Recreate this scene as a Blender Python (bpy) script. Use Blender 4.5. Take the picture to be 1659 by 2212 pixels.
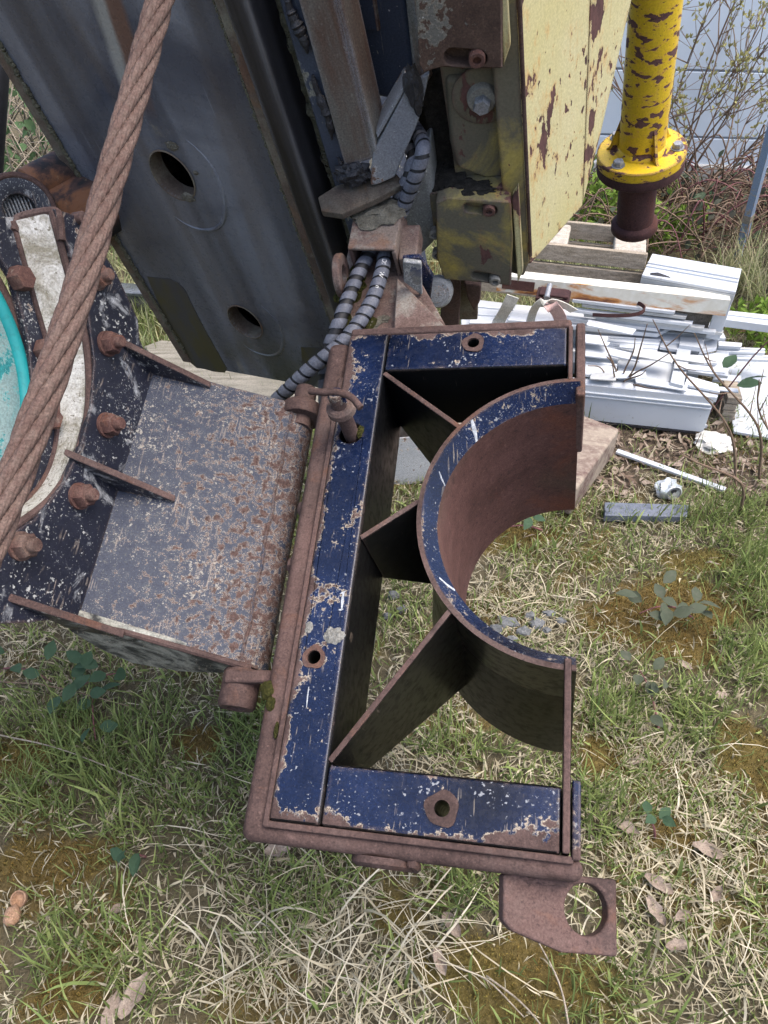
import bpy, bmesh, math, random
import numpy as np
from mathutils import Matrix, Vector, noise as mnoise
from mathutils.geometry import tessellate_polygon, delaunay_2d_cdt
R = math.radians
random.seed(11); rng = np.random.default_rng(7)
for o in list(bpy.data.objects): bpy.data.objects.remove(o)
SC = bpy.context.scene; COL = SC.collection
# ------------------------------------------------------------------ camera, sky, sun, exposure
CAMH, PITCH, FPX, WPX, HPX = 1.6, 42.0, 1600.0, 1659.0, 2212.0
cd = bpy.data.cameras.new('camera'); cam = bpy.data.objects.new('camera', cd); COL.objects.link(cam)
cd.sensor_fit = 'HORIZONTAL'; cd.sensor_width = 36; cd.lens = 36*FPX/WPX
cd.clip_start = .02; cd.clip_end = 200
cam.location = (0, 0, CAMH); cam.rotation_euler = (R(90-PITCH), 0, 0)
SC.camera = cam
SUN_EL, SUN_AZ = 70.0, 105.0            # direction the light comes from (azimuth clockwise from +y)
w = bpy.data.worlds.new('World'); SC.world = w; w.use_nodes = True
nt = w.node_tree; nt.nodes.clear()
sky = nt.nodes.new('ShaderNodeTexSky'); sky.sky_type = 'NISHITA'; sky.sun_disc = False
sky.sun_elevation = R(SUN_EL); sky.sun_rotation = R(SUN_AZ); sky.air_density = .9; sky.dust_density = 4.0; sky.ozone_density = .3
bg = nt.nodes.new('ShaderNodeBackground'); bg.inputs[1].default_value = .15
wo = nt.nodes.new('ShaderNodeOutputWorld')
nt.links.new(sky.outputs[0], bg.inputs[0]); nt.links.new(bg.outputs[0], wo.inputs[0])
sd = bpy.data.lights.new('sun', 'SUN'); sd.energy = 1.1; sd.angle = R(50); sd.color = (1, .95, .87)
so = bpy.data.objects.new('sun', sd); COL.objects.link(so)
sv = Vector((math.sin(R(SUN_AZ))*math.cos(R(SUN_EL)), math.cos(R(SUN_AZ))*math.cos(R(SUN_EL)), math.sin(R(SUN_EL))))
so.rotation_euler = sv.to_track_quat('Z', 'Y').to_euler(); so.location = (0, 0, 6)
SC.view_settings.view_transform = 'Standard'; SC.view_settings.look = 'None'
SC.view_settings.exposure = 1.42; SC.view_settings.gamma = 1
SC.render.engine = 'CYCLES'
cy = SC.cycles; cy.max_bounces = 4; cy.diffuse_bounces = 2; cy.glossy_bounces = 2; cy.transmission_bounces = 2; cy.transparent_max_bounces = 4
cy.caustics_reflective = False; cy.caustics_refractive = False; cy.use_adaptive_sampling = True; cy.adaptive_threshold = .02
# ------------------------------------------------------------------ measuring: photo sightlines -> points on real planes
_p = R(PITCH)
CX = np.array([1, 0, 0.]); CF = np.array([0, math.cos(_p), -math.sin(_p)]); CD = np.array([0, -math.sin(_p), -math.cos(_p)])
CO = np.array([0, 0, CAMH])
def ray(u, v): return CX*(u-WPX/2)/FPX + CD*(v-HPX/2)/FPX + CF
def at(u, v, z): return CO + ray(u, v)*z
def unit(a): a = np.asarray(a, float); return a/np.linalg.norm(a)
class Fr:                                   # a right-handed frame; px() meets a sightline with its plane z = d
    def __init__(s, o, x, y):
        s.o = np.asarray(o, float); s.x = unit(x); y = np.asarray(y, float); s.y = unit(y-s.x*(y@s.x)); s.z = np.cross(s.x, s.y)
    def px(s, u, v, d=0.):
        k = ray(u, v); t = ((s.o+s.z*d-CO)@s.z)/(k@s.z); P = CO+k*t-s.o
        return (float(P@s.x), float(P@s.y))
    def pts(s, L, d=0.): return [s.px(u, v, d) for u, v in L]
    def w(s, x, y, z=0.): return s.o+s.x*x+s.y*y+s.z*z
    def W(s, a): a = np.asarray(a, float); return s.o+a[:, :1]*s.x+a[:, 1:2]*s.y+a[:, 2:3]*s.z
    def sub(s, x, y, z): return Fr(s.w(x, y, z), s.x, s.y)
    def mat(s, o=None):
        o = s.o if o is None else o
        return Matrix(((s.x[0], s.y[0], s.z[0], o[0]), (s.x[1], s.y[1], s.z[1], o[1]), (s.x[2], s.y[2], s.z[2], o[2]), (0, 0, 0, 1)))
WF = Fr((0, 0, 0), (1, 0, 0), (0, 1, 0))    # world; WF.px(u,v,z) = point at height z
_c2w = lambda a: CX*a[0]+CD*a[1]+CF*a[2]
_A = unit(_c2w((.205, .437, .876))); _r = _c2w((.972, .014, -.235)); _r = unit(_r-_A*(_r@_A))
M = Fr(at(WPX/2, HPX/2, 1.1), _r, np.cross(-_A, _r))       # machine: x right, y away, z up the leaning mast
MB = lambda b: Fr(M.w(0, b, 0), M.x, M.z)                  # upright plane across the machine at y=b (normal towards viewer)
MA = lambda a: Fr(M.w(a, 0, 0), M.y, M.z)                  # upright plane along the machine at x=a
# ------------------------------------------------------------------ objects
def props(o, label=None, cat=None, group=None, kind=None):
    for k, v in (('label', label), ('category', cat), ('group', group), ('kind', kind)):
        if v: o[k] = v
    return o
def thing(name, label, cat, fr=WF, base=None, group=None):
    o = bpy.data.objects.new(name, None); COL.objects.link(o); o.empty_display_size = .05
    o.matrix_world = fr.mat(None if base is None else np.asarray(base, float))
    return props(o, label, cat, group)
def rootm(o):
    while o.parent: o = o.parent
    return o.matrix_world
def mk(name, V, F, mats, parent=None, mi=None, bevel=0, seg=2, smooth=40, uv=None, world=True):
    """one mesh object; V in world coordinates"""
    V = np.asarray(V, float)
    if parent is not None and world:
        im = np.array(rootm(parent).inverted()); V = V@im[:3, :3].T+im[:3, 3]
    me = bpy.data.meshes.new(name); me.from_pydata(V.tolist(), [], [list(map(int, f)) for f in F]); me.update()
    if not isinstance(mats, (list, tuple)): mats = [mats]
    for m in mats: me.materials.append(m)
    if mi is not None: me.polygons.foreach_set('material_index', np.asarray(mi, np.int32))
    if smooth:
        me.polygons.foreach_set('use_smooth', np.ones(len(me.polygons), bool)); me.set_sharp_from_angle(angle=R(smooth))
    o = bpy.data.objects.new(name, me); COL.objects.link(o)
    if parent is not None: o.parent = parent
    if bevel:
        b = o.modifiers.new('bevel', 'BEVEL'); b.width = bevel; b.segments = seg; b.limit_method = 'ANGLE'; b.angle_limit = R(40); b.harden_normals = True
    return o
def join(*vf):
    V = []; F = []; n = 0
    for v, f in vf:
        v = np.asarray(v, float); V.append(v); F += [[i+n for i in q] for q in f]; n += len(v)
    return np.vstack(V), F
def prism(fr, pts, z0, z1, holes=()):
    loops = [list(pts)]+[list(h) for h in holes]
    for i, L in enumerate(loops):           # outer counter-clockwise, holes clockwise
        a = sum(L[k][0]*L[(k+1) % len(L)][1]-L[(k+1) % len(L)][0]*L[k][1] for k in range(len(L)))
        if (a < 0) == (i == 0): L.reverse()
    flat = [p for L in loops for p in L]; n = len(flat)
    if len(loops) == 1 and len(flat) == 4: tris = [[0, 1, 2, 3]]
    else:
        tris = []
        for t in tessellate_polygon([[Vector((p[0], p[1], 0)) for p in L] for L in loops]):
            a, b, c = (flat[i] for i in t)
            ar = (b[0]-a[0])*(c[1]-a[1])-(b[1]-a[1])*(c[0]-a[0])
            if abs(ar) < 1e-12: continue
            tris.append(list(t) if ar > 0 else [t[0], t[2], t[1]])
    if len(loops) > 1:                      # constrained triangulation, triangles inside a hole dropped
        k_ = 0; E_ = []
        for L in loops: E_ += [(k_+i, k_+(i+1) % len(L)) for i in range(len(L))]; k_ += len(L)
        vo, eo, fo, ov, oe, of = delaunay_2d_cdt([Vector(p) for p in flat], E_, [list(range(len(loops[0])))], 1, 1e-7)
        def inside(x, y, L):
            c = False
            for i in range(len(L)):
                (x0, y0), (x1_, y1_) = L[i-1], L[i]
                if (y0 > y) != (y1_ > y) and x < (x1_-x0)*(y-y0)/(y1_-y0)+x0: c = not c
            return c
        if len(vo) == n:
            mp = [o_[0] for o_ in ov]; tris = []
            for t in fo:
                cx_ = sum(vo[i][0] for i in t)/3; cy_ = sum(vo[i][1] for i in t)/3
                if any(inside(cx_, cy_, L) for L in loops[1:]) or not inside(cx_, cy_, loops[0]): continue
                a, b, c = (flat[mp[i]] for i in t); t = [mp[i] for i in t]
                tris.append(t if (b[0]-a[0])*(c[1]-a[1])-(b[1]-a[1])*(c[0]-a[0]) > 0 else [t[0], t[2], t[1]])
    V = fr.W([(x, y, z1) for x, y in flat]+[(x, y, z0) for x, y in flat])
    F = [list(t) for t in tris]+[[i+n for i in reversed(t)] for t in tris]; k = 0
    for L in loops:
        for i in range(len(L)):
            a, b = k+i, k+(i+1) % len(L); F.append([b, a, a+n, b+n])
        k += len(L)
    return V, F
def sides(V, F):
    """material index: 0 on the face towards z1, 1 elsewhere"""
    n = len(V)//2; return [0 if max(f) < n else 1 for f in F]
def box(fr, x0, x1, y0, y1, z0, z1): return prism(fr, [(x0, y0), (x1, y0), (x1, y1), (x0, y1)], z0, z1)
def circ(x, y, r, n=24, ry=None, a0=0): return [(x+r*math.cos(a0+2*math.pi*i/n), y+(ry or r)*math.sin(a0+2*math.pi*i/n)) for i in range(n)]
def basis(d):
    d = unit(d); h = np.array([0, 0, 1.]) if abs(d[2]) < .9 else np.array([1., 0, 0])
    x = unit(np.cross(h, d)); return x, np.cross(d, x), d
def lathe(p, d, prof, n=24, cap=True, xdir=None):
    """prof: list of (radius, distance along d)"""
    x, y, d = basis(d); p = np.asarray(p, float)
    if xdir is not None: x = unit(np.asarray(xdir)-d*(np.asarray(xdir)@d)); y = np.cross(d, x)
    V = []; F = []
    for r, h in prof:
        for i in range(n):
            a = 2*math.pi*i/n; V.append(p+d*h+(x*math.cos(a)+y*math.sin(a))*r)
    for k in range(len(prof)-1):
        for i in range(n):
            j = (i+1) % n; F.append([k*n+i, k*n+j, (k+1)*n+j, (k+1)*n+i])
    if cap: F.append(list(range(n))[::-1]); F.append([(len(prof)-1)*n+i for i in range(n)])
    return np.array(V), F
def cyl(p0, p1, r, r1=None, n=20):
    p0 = np.asarray(p0, float); p1 = np.asarray(p1, float); L = np.linalg.norm(p1-p0)
    return lathe(p0, p1-p0, [(r, 0), (r if r1 is None else r1, L)], n)
def spline(P, m=12):
    P = np.asarray(P, float); Q = np.vstack([2*P[0]-P[1], P, 2*P[-1]-P[-2]]); out = []
    for i in range(1, len(Q)-2):
        for t in np.linspace(0, 1, m, endpoint=False):
            a, b, c, d = Q[i-1:i+3]
            out.append(.5*(2*b+(c-a)*t+(2*a-5*b+4*c-d)*t*t+(3*b-a-3*c+d)*t**3))
    out.append(P[-1]); return np.array(out)
def frames(P):
    T = np.gradient(P, axis=0); T /= np.linalg.norm(T, axis=1)[:, None]
    x, y, _ = basis(T[0]); X = [x]
    for i in range(1, len(P)):
        v = X[-1]-T[i]*(X[-1]@T[i]); X.append(unit(v))
    X = np.array(X); return T, X, np.cross(T, X)
def resample(P, step):
    P = np.asarray(P, float); s = np.r_[0, np.cumsum(np.linalg.norm(np.diff(P, axis=0), axis=1))]
    n = max(2, int(s[-1]/step)+1); q = np.linspace(0, s[-1], n)
    return np.stack([np.interp(q, s, P[:, i]) for i in range(3)], 1), q
def tube(P, r, n=8, cap=True):
    P = np.asarray(P, float); T, X, Y = frames(P); r = np.broadcast_to(np.asarray(r, float), (len(P),))
    a = np.arange(n)*2*math.pi/n
    V = (P[:, None]+(X[:, None]*np.cos(a)[None, :, None]+Y[:, None]*np.sin(a)[None, :, None])*r[:, None, None]).reshape(-1, 3)
    F = [[k*n+i, k*n+(i+1) % n, (k+1)*n+(i+1) % n, (k+1)*n+i] for k in range(len(P)-1) for i in range(n)]
    if cap: F.append(list(range(n))[::-1]); F.append([(len(P)-1)*n+i for i in range(n)])
    return V, F
def ribbon(P, wdir, w, t):
    """flat strap along P, width w along wdir, thickness t"""
    P = np.asarray(P, float); T = np.gradient(P, axis=0); V = []; F = []
    for i, p in enumerate(P):
        s = unit(np.asarray(wdir)-unit(T[i])*(np.asarray(wdir)@unit(T[i]))); n = np.cross(unit(T[i]), s)
        V += [p-s*w/2-n*t/2, p+s*w/2-n*t/2, p+s*w/2+n*t/2, p-s*w/2+n*t/2]
    for k in range(len(P)-1):
        for i in range(4): F.append([k*4+i, k*4+(i+1) % 4, k*4+4+(i+1) % 4, k*4+4+i])
    F.append([3, 2, 1, 0]); e = (len(P)-1)*4; F.append([e, e+1, e+2, e+3]); return np.array(V), F
def lump(c, rx, ry, rz, fr=WF, seed=0, n=3, rough=.25):
    bm = bmesh.new(); bmesh.ops.create_icosphere(bm, subdivisions=n, radius=1)
    V = []; off = Vector((seed*3.7, seed*1.3, seed*2.1))
    for v in bm.verts:
        q = np.array(v.co); k = 1+1.5*rough*mnoise.fractal(v.co*1.7+off, .75, 2.1, 5)
        V.append(q*k*(rx, ry, rz))
    F = [[v.index for v in f.verts] for f in bm.faces]; bm.free()
    V = np.array(V); V = V[:, :1]*fr.x+V[:, 1:2]*fr.y+V[:, 2:3]*fr.z+np.asarray(c); return V, F
# ------------------------------------------------------------------ node helpers
class NT:
    def __init__(s, name):
        s.m = bpy.data.materials.new(name); s.m.use_nodes = True; s.t = s.m.node_tree; s.t.nodes.clear()
        s.out = s.t.nodes.new('ShaderNodeOutputMaterial'); s.b = s.n('ShaderNodeBsdfPrincipled'); s.t.links.new(s.b.outputs[0], s.out.inputs[0])
        s.co = s.n('ShaderNodeTexCoord').outputs['Object']
    def n(s, typ, ins=None, **kw):
        k = s.t.nodes.new(typ)
        for a, v in kw.items(): setattr(k, a, v)
        for a, v in (ins or {}).items(): s.set(k.inputs[a], v)
        return k
    def set(s, sock, v):
        if isinstance(v, bpy.types.NodeSocket): s.t.links.new(v, sock)
        elif isinstance(v, tuple) and len(v) == 3 and sock.type == 'RGBA': sock.default_value = (*v, 1)
        else: sock.default_value = v
    def noise(s, sc, det=6, ro=.6, vec=None, dist=0):
        return s.n('ShaderNodeTexNoise', {'Vector': vec or s.co, 'Scale': sc, 'Detail': det, 'Roughness': ro, 'Distortion': dist}).outputs[0]
    def vor(s, sc, vec=None, out=0, feat='F1'): return s.n('ShaderNodeTexVoronoi', {'Vector': vec or s.co, 'Scale': sc}, feature=feat).outputs[out]
    def map(s, scale, rot=(0, 0, 0), vec=None, loc=(0, 0, 0)): return s.n('ShaderNodeMapping', {'Vector': vec or s.co, 'Scale': scale, 'Rotation': rot, 'Location': loc}).outputs[0]
    def ma(s, op, a, b=0., c=0.): return s.n('ShaderNodeMath', {0: a, 1: b, 2: c}, operation=op).outputs[0]
    def step(s, v, lo, hi, a=0., b=1.): return s.n('ShaderNodeMapRange', {0: v, 1: lo, 2: hi, 3: a, 4: b}).outputs[0]
    def mix(s, f, a, b, mode='MIX'):
        k = s.n('ShaderNodeMix', data_type='RGBA', blend_type=mode); s.set(k.inputs[0], f); s.set(k.inputs[6], a); s.set(k.inputs[7], b); return k.outputs[2]
    def edge(s, rad=.009, lo=.03, hi=.35):
        bv = s.n('ShaderNodeBevel', {'Radius': rad}, samples=2).outputs[0]; g = s.n('ShaderNodeNewGeometry').outputs['Normal']
        d = s.n('ShaderNodeVectorMath', {0: bv, 1: g}, operation='DOT_PRODUCT').outputs['Value']
        return s.step(s.ma('SUBTRACT', 1., d), lo, hi)
    def grain(s, col, amt=.35, sc=300):
        g1 = s.noise(sc, 3, .65); k = s.n('ShaderNodeMapRange', {0: g1, 1: .3, 2: .7, 3: 1-amt, 4: 1+amt}).outputs[0]
        return s.n('ShaderNodeVectorMath', {0: col, 'Scale': k}, operation='SCALE').outputs[0]
    def done(s, col, rough=.6, bump=None, bs=.3, bd=.002, metal=0., spec=.5, **kw):
        s.set(s.b.inputs['Base Color'], col); s.set(s.b.inputs['Roughness'], rough); s.set(s.b.inputs['Metallic'], metal)
        s.set(s.b.inputs['Specular IOR Level'], spec)
        for k, v in kw.items(): s.set(s.b.inputs[k.replace('_', ' ')], v)
        if bump is not None:
            s.set(s.b.inputs['Normal'], s.n('ShaderNodeBump', {'Strength': bs, 'Distance': bd, 'Height': bump}).outputs[0])
        return s.m
def rusty(name, c1, c2, c3, sc=14, dust=None, dustamt=.62):
    m = NT(name); a = m.noise(sc, 6, .65); b = m.noise(sc*7, 4, .7); c = m.noise(sc*.35, 3, .5, dist=.6)
    col = m.mix(m.step(a, .35, .65), c1, c2); col = m.mix(m.step(c, .52, .68, 0, .8), col, c3)
    col = m.mix(m.step(b, .55, .75, 0, .45), col, tuple(x*1.7 for x in c2)); col = m.mix(m.step(b, .28, .42, .5, 0), col, tuple(x*.4 for x in c1))
    big = m.noise(sc*.22, 5, .7, dist=1.); col = m.mix(m.step(big, .52, .70, 0, .7), col, tuple(x*y for x, y in zip(c2, (1.35, 1.5, 1.5)))); col = m.mix(m.step(big, .46, .30, 0, .65), col, tuple(x*.45 for x in c1))
    sp_ = m.noise(sc*11, 3, .6); col = m.mix(m.step(sp_, .62, .72, 0, .28), col, tuple(min(1, x*2.2) for x in c2)); col = m.mix(m.step(sp_, .40, .28, 0, .6), col, (.018, .012, .012))
    og = m.noise(sc*.5, 6, .7, dist=.8); col = m.mix(m.step(og, .55, .68, 0, .7), col, (c2[0]*1.3, c2[1]*.95, c2[2]*.65)); col = m.mix(m.step(og, .42, .32, 0, .55), col, tuple(x*.55 for x in c1))
    if dust: col = m.mix(m.step(m.noise(sc*.6, 8, .7), dustamt, dustamt+.12, 0, .85), col, dust)
    col = m.grain(col, .30, 330)
    return m.done(col, m.step(a, .3, .7, .75, .95), m.ma('MULTIPLY_ADD', b, .6, m.ma('MULTIPLY', a, .5)), .55, .003, spec=.25)
def painted(name, p1, p2, r1, r2, cover=.6, sc=9, edge=.25, chip=(.5, .42, .33), speck=.7, scratch=.69, rough=.3, speckcol=(.5, .5, .48), dirt=None, dirtlo=.55, smap=(1, 1, 1), grad=None, specsc=130, margins=(), spec=.4):
    """old paint: chips through to rust, pale chip rims, specks, scratches"""
    m = NT(name); v = m.map(smap) if smap != (1, 1, 1) else m.co
    n1 = m.noise(sc, 6, .62, v, .4); n2 = m.noise(sc*8, 4, .65); f = m.ma('MULTIPLY_ADD', n2, .32, m.ma('MULTIPLY', n1, .68))
    if edge: f = m.ma('ADD', f, m.ma('MULTIPLY', m.ma('MULTIPLY', m.edge(), edge), m.step(n2, .3, .6, .4, 1.)))
    if grad:                      # (axis, from, to, amount): paint thinner towards one end
        g = m.n('ShaderNodeSeparateXYZ', {0: m.co}).outputs[grad[0]]; f = m.ma('ADD', f, m.step(g, grad[1], grad[2], 0., grad[3]))
    for ax_, p0_, p1_, am_ in margins:      # bare margins along the plate's own edges
        f = m.ma('ADD', f, m.step(m.n('ShaderNodeSeparateXYZ', {0: m.co}).outputs[ax_], p0_, p1_, 0., am_))
    k = m.step(f, cover, cover+.018); rim = m.step(f, cover-.016, cover-.002)
    pv = m.noise(sc*.5, 3, .6); paint = m.mix(m.step(pv, .3, .7), p1, p2)
    cl = m.noise(14, 4, .65); sp = m.ma('ADD', m.noise(specsc, 2, .6), m.step(cl, .38, .66, -.10, .06)); paint = m.mix(m.step(sp, speck, speck+.05, 0, .85), paint, speckcol)
    sp2 = m.ma('ADD', m.noise(specsc*2.6, 2, .5), m.step(pv, .4, .65, -.07, .04)); paint = m.mix(m.step(sp2, speck+.01, speck+.05, 0, .7), paint, speckcol)
    sm = m.step(m.noise(17, 3, .6), .52, .64, 0, .42)
    for rot, scl in (((0, .2, .55), (330, 30, 30)), ((0, .3, -1.0), (300, 24, 26))):
        s_ = m.noise(1., 1, .5, m.map(scl, rot)); paint = m.mix(m.ma('MULTIPLY', sm, m.step(s_, scratch, scratch+.03)), paint, chip)
    if dirt: paint = m.mix(m.step(m.noise(sc*1.6, 6, .72, dist=.5), dirtlo, dirtlo+.16, 0, .9), paint, dirt)
    rv = m.noise(sc*2.2, 4, .65); rb = m.noise(sc*16, 3, .7); rust = m.mix(m.step(rv, .35, .65), r1, r2)
    rust = m.mix(m.step(rb, .58, .72, 0, .5), rust, tuple(x*1.8 for x in r2))
    col = m.mix(m.ma('MULTIPLY', rim, m.step(n2, .35, .55)), paint, chip); col = m.mix(k, col, rust)
    h = m.ma('ADD', m.ma('MULTIPLY', m.ma('SUBTRACT', 1., k), .6), m.ma('MULTIPLY', m.ma('MULTIPLY', rb, k), .6)); h = m.ma('ADD', h, m.ma('MULTIPLY', pv, .3))
    ro = m.mix(k, (rough,)*3, (.9,)*3); ro = m.mix(m.step(n2, .45, .7, 0, .5), ro, (.7,)*3)
    col = m.grain(col, .32, 360)
    return m.done(col, ro, h, .45, .003, spec=spec)
def plain(name, c1, c2, sc=20, rough=.7, bs=.3, bd=.002, spec=.4, smap=(1, 1, 1), dark=.35, metal=0.):
    m = NT(name); v = m.map(smap) if smap != (1, 1, 1) else m.co
    a = m.noise(sc, 5, .65, v); b = m.noise(sc*6, 3, .6, v)
    col = m.mix(m.step(a, .35, .65), c1, c2); col = m.mix(m.step(b, .3, .45, dark, 0), col, tuple(x*.45 for x in c1))
    if bs > .12: col = m.grain(col, .3, 280)
    return m.done(col, rough, m.ma('ADD', a, m.ma('MULTIPLY', b, .5)), bs, bd, spec=spec, metal=metal)
# ------------------------------------------------------------------ materials
RU1, RU2 = (.046, .028, .025), (.094, .060, .053)
m_blue = painted('chipped navy paint', (.002, .004, .012), (.009, .019, .060), RU1, RU2, cover=.59, sc=11, edge=.19, speck=.655, scratch=.67, rough=.22, spec=.3, specsc=150, margins=((0, -.018, -.036, .16), (1, .022, -.008, .17), (1, .745, .768, .15)), speckcol=(.26, .27, .29), chip=(.32, .27, .21))
m_black = painted('black enamel', (.003, .0035, .005), (.008, .008, .008), RU1, RU2, cover=.70, sc=8, edge=.30, speck=.74, scratch=.72, rough=.3, chip=(.18, .14, .11), speckcol=(.07, .07, .06), spec=.16)
m_rust = rusty('rust brown primer', RU1, RU2, (.108, .066, .058))
m_rustred = rusty('smooth red rust', (.072, .034, .030), (.100, .049, .043), (.072, .050, .037), sc=9)
m_rustdust = rusty('dusty rust', (.095, .058, .050), (.15, .105, .09), (.18, .145, .12), sc=22, dust=(.23, .215, .185), dustamt=.52)
m_jaw = painted('worn blue grey plate', (.024, .031, .052), (.046, .053, .072), RU1, (.105, .067, .058), cover=.615, sc=80, edge=.10, speck=.615, scratch=.62, rough=.5, chip=(.36, .29, .23), speckcol=(.27, .25, .215), dirt=(.16, .15, .125), dirtlo=.58, grad=(0, -.24, .02, .13), specsc=190, spec=.18)
m_flange = painted('black flange paint', (.008, .009, .016), (.016, .018, .03), RU1, RU2, cover=.63, sc=12, edge=.30, speck=.62, scratch=.64, rough=.35, chip=(.38, .31, .25), speckcol=(.38, .38, .36), dirt=(.42, .43, .44), dirtlo=.565)
m_under = painted('streaked pale underside', (.012, .014, .016), (.03, .034, .034), RU1, RU2, cover=.66, sc=12, edge=.2, speck=.66, scratch=.66, rough=.7, dirt=(.30, .30, .26), dirtlo=.42, smap=(1, 1, 1))
m_white = painted('flaking white liner paint', (.48, .475, .455), (.36, .35, .31), RU1, RU2, cover=.80, sc=13, edge=.35, speck=.60, scratch=.60, rough=.75, speckcol=(.10, .085, .06), chip=(.12, .10, .07), dirt=(.15, .135, .095), dirtlo=.47, smap=(1, 1, 1))
m_teal = painted('peeling teal paint', (.16, .27, .27), (.25, .33, .32), (.015, .18, .19), (.03, .23, .24), cover=.535, sc=22, edge=.0, speck=.7, scratch=.68, rough=.55, chip=(.12, .36, .36), speckcol=(.3, .42, .40), smap=(1, .5, .5))
m_tealclean = plain('teal edge paint', (.006, .19, .20), (.01, .25, .26), 12, .45, .1)
m_mast = None
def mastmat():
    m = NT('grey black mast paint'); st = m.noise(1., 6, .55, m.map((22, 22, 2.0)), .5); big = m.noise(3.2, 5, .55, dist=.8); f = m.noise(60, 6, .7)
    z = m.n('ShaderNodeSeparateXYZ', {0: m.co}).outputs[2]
    wide = m.noise(1., 3, .5, m.map((6, 6, .35), (0, 0, .4)), .4); col = m.mix(m.step(st, .3, .7), (.060, .067, .088), (.145, .158, .188)); col = m.mix(m.step(wide, .42, .62, 0, .75), col, (.205, .22, .255)); col = m.mix(m.step(wide, .50, .34, 0, .75), col, (.040, .044, .056)); col = m.mix(m.step(big, .50, .66, 0, .75), col, (.018, .026, .048)); col = m.mix(m.step(m.noise(1., 4, .6, m.map((7, 7, .8)), .6), .56, .68, 0, .4), col, (.085, .070, .060))  # base tones lightened to carry a sky sheen the downward face lacks
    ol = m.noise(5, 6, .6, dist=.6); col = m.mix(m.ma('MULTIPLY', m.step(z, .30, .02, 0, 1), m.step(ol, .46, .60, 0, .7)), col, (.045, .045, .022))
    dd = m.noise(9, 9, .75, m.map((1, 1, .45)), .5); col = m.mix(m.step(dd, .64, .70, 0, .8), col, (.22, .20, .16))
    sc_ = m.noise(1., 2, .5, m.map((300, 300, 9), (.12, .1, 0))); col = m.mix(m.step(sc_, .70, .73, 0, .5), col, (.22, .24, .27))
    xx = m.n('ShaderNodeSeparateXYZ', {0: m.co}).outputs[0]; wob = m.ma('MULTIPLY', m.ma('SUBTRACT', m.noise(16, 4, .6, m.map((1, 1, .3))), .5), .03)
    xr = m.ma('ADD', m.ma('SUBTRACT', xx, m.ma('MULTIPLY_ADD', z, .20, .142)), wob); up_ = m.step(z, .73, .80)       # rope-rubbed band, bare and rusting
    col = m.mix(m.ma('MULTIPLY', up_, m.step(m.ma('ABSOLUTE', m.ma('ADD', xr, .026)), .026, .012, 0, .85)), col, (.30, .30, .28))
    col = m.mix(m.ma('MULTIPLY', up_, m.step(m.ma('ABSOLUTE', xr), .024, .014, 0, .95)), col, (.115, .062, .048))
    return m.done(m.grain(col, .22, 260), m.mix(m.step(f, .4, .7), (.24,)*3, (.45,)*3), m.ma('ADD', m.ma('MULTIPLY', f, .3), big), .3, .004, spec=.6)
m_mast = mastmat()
m_mastedge = rusty('muddy rust edge', (.08, .057, .045), (.125, .098, .075), (.11, .055, .038), sc=20, dust=(.16, .15, .115), dustamt=.5)
m_mud = plain('dried grey mud', (.085, .078, .062), (.155, .145, .118), 40, .95, .9, .006, .15)
m_mudgreen = plain('caked olive mud', (.075, .072, .05), (.12, .115, .083), 45, .95, .9, .005, .15)
m_targap = plain('black grease and dark gaps', (.008, .008, .010), (.022, .022, .028), 40, .55, .9, .006, .5)  # real grease, also pieces painted as dark gaps
m_gritvoid = plain('black grit and dark voids', (.014, .013, .012), (.035, .032, .028), 60, .95, 1., .006, .2)  # real grit, also sheets that fill dark openings
m_rail0 = painted('worn black rail', (.012, .013, .016), (.022, .022, .026), (.16, .10, .08), (.30, .28, .27), cover=.60, sc=6, edge=.3, rough=.45, speck=.7, scratch=.67, smap=(1, 1, .25), chip=(.35, .34, .33))
def railmat():
    m = NT('black rub rail'); x = m.noise(1., 5, .6, m.map((30, 30, 1.6)), .4); f = m.noise(70, 5, .65)
    col = m.mix(m.step(x, .35, .65), (.006, .006, .008), (.030, .030, .036)); col = m.mix(m.ma('MULTIPLY', m.edge(.016, .02, .4), m.step(x, .35, .6)), col, (.26, .26, .27)); col = m.mix(m.step(f, .64, .74, 0, .4), col, (.10, .08, .065))
    return m.done(col, .42, f, .4, .003, spec=.5)
m_rail = railmat()
def orangemat():
    m = NT('orange rust over black'); a = m.noise(9, 6, .65, dist=.5); b = m.noise(50, 4, .65)
    col = m.mix(m.step(a, .46, .58), (.010, .010, .012), (.085, .042, .03)); col = m.mix(m.step(a, .53, .62, 0, .9), col, (.20, .085, .035)); col = m.mix(m.step(a, .60, .70, 0, .9), col, (.105, .062, .052)); col = m.mix(m.step(b, .6, .72, 0, .5), col, (.30, .20, .12))
    return m.done(col, .7, b, .5, .003, spec=.3)
m_orange = orangemat()
def anglemat():
    m = NT('worn grey rust angle'); v = m.map((1, 1, .28)); a = m.noise(9, 5, .6, v, .3); b = m.noise(26, 5, .65, v); f = m.noise(120, 4, .65)
    col = m.mix(m.step(b, .3, .7), (.11, .108, .095), (.175, .172, .155)); col = m.mix(m.step(a, .38, .54, 0, .95), col, (.098, .056, .040)); col = m.mix(m.step(a, .55, .68, 0, .8), col, (.062, .034, .027))
    e = m.ma('ADD', m.ma('MULTIPLY', m.edge(.012, .02, .3), .28), b); col = m.mix(m.step(e, .66, .74, 0, .9), col, (.27, .29, .33)); col = m.mix(m.step(f, .58, .70, 0, .4), col, (.26, .25, .22))
    return m.done(m.grain(col, .35, 300), .65, m.ma('ADD', f, b), .35, .003, spec=.35)
m_angle = anglemat()
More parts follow.
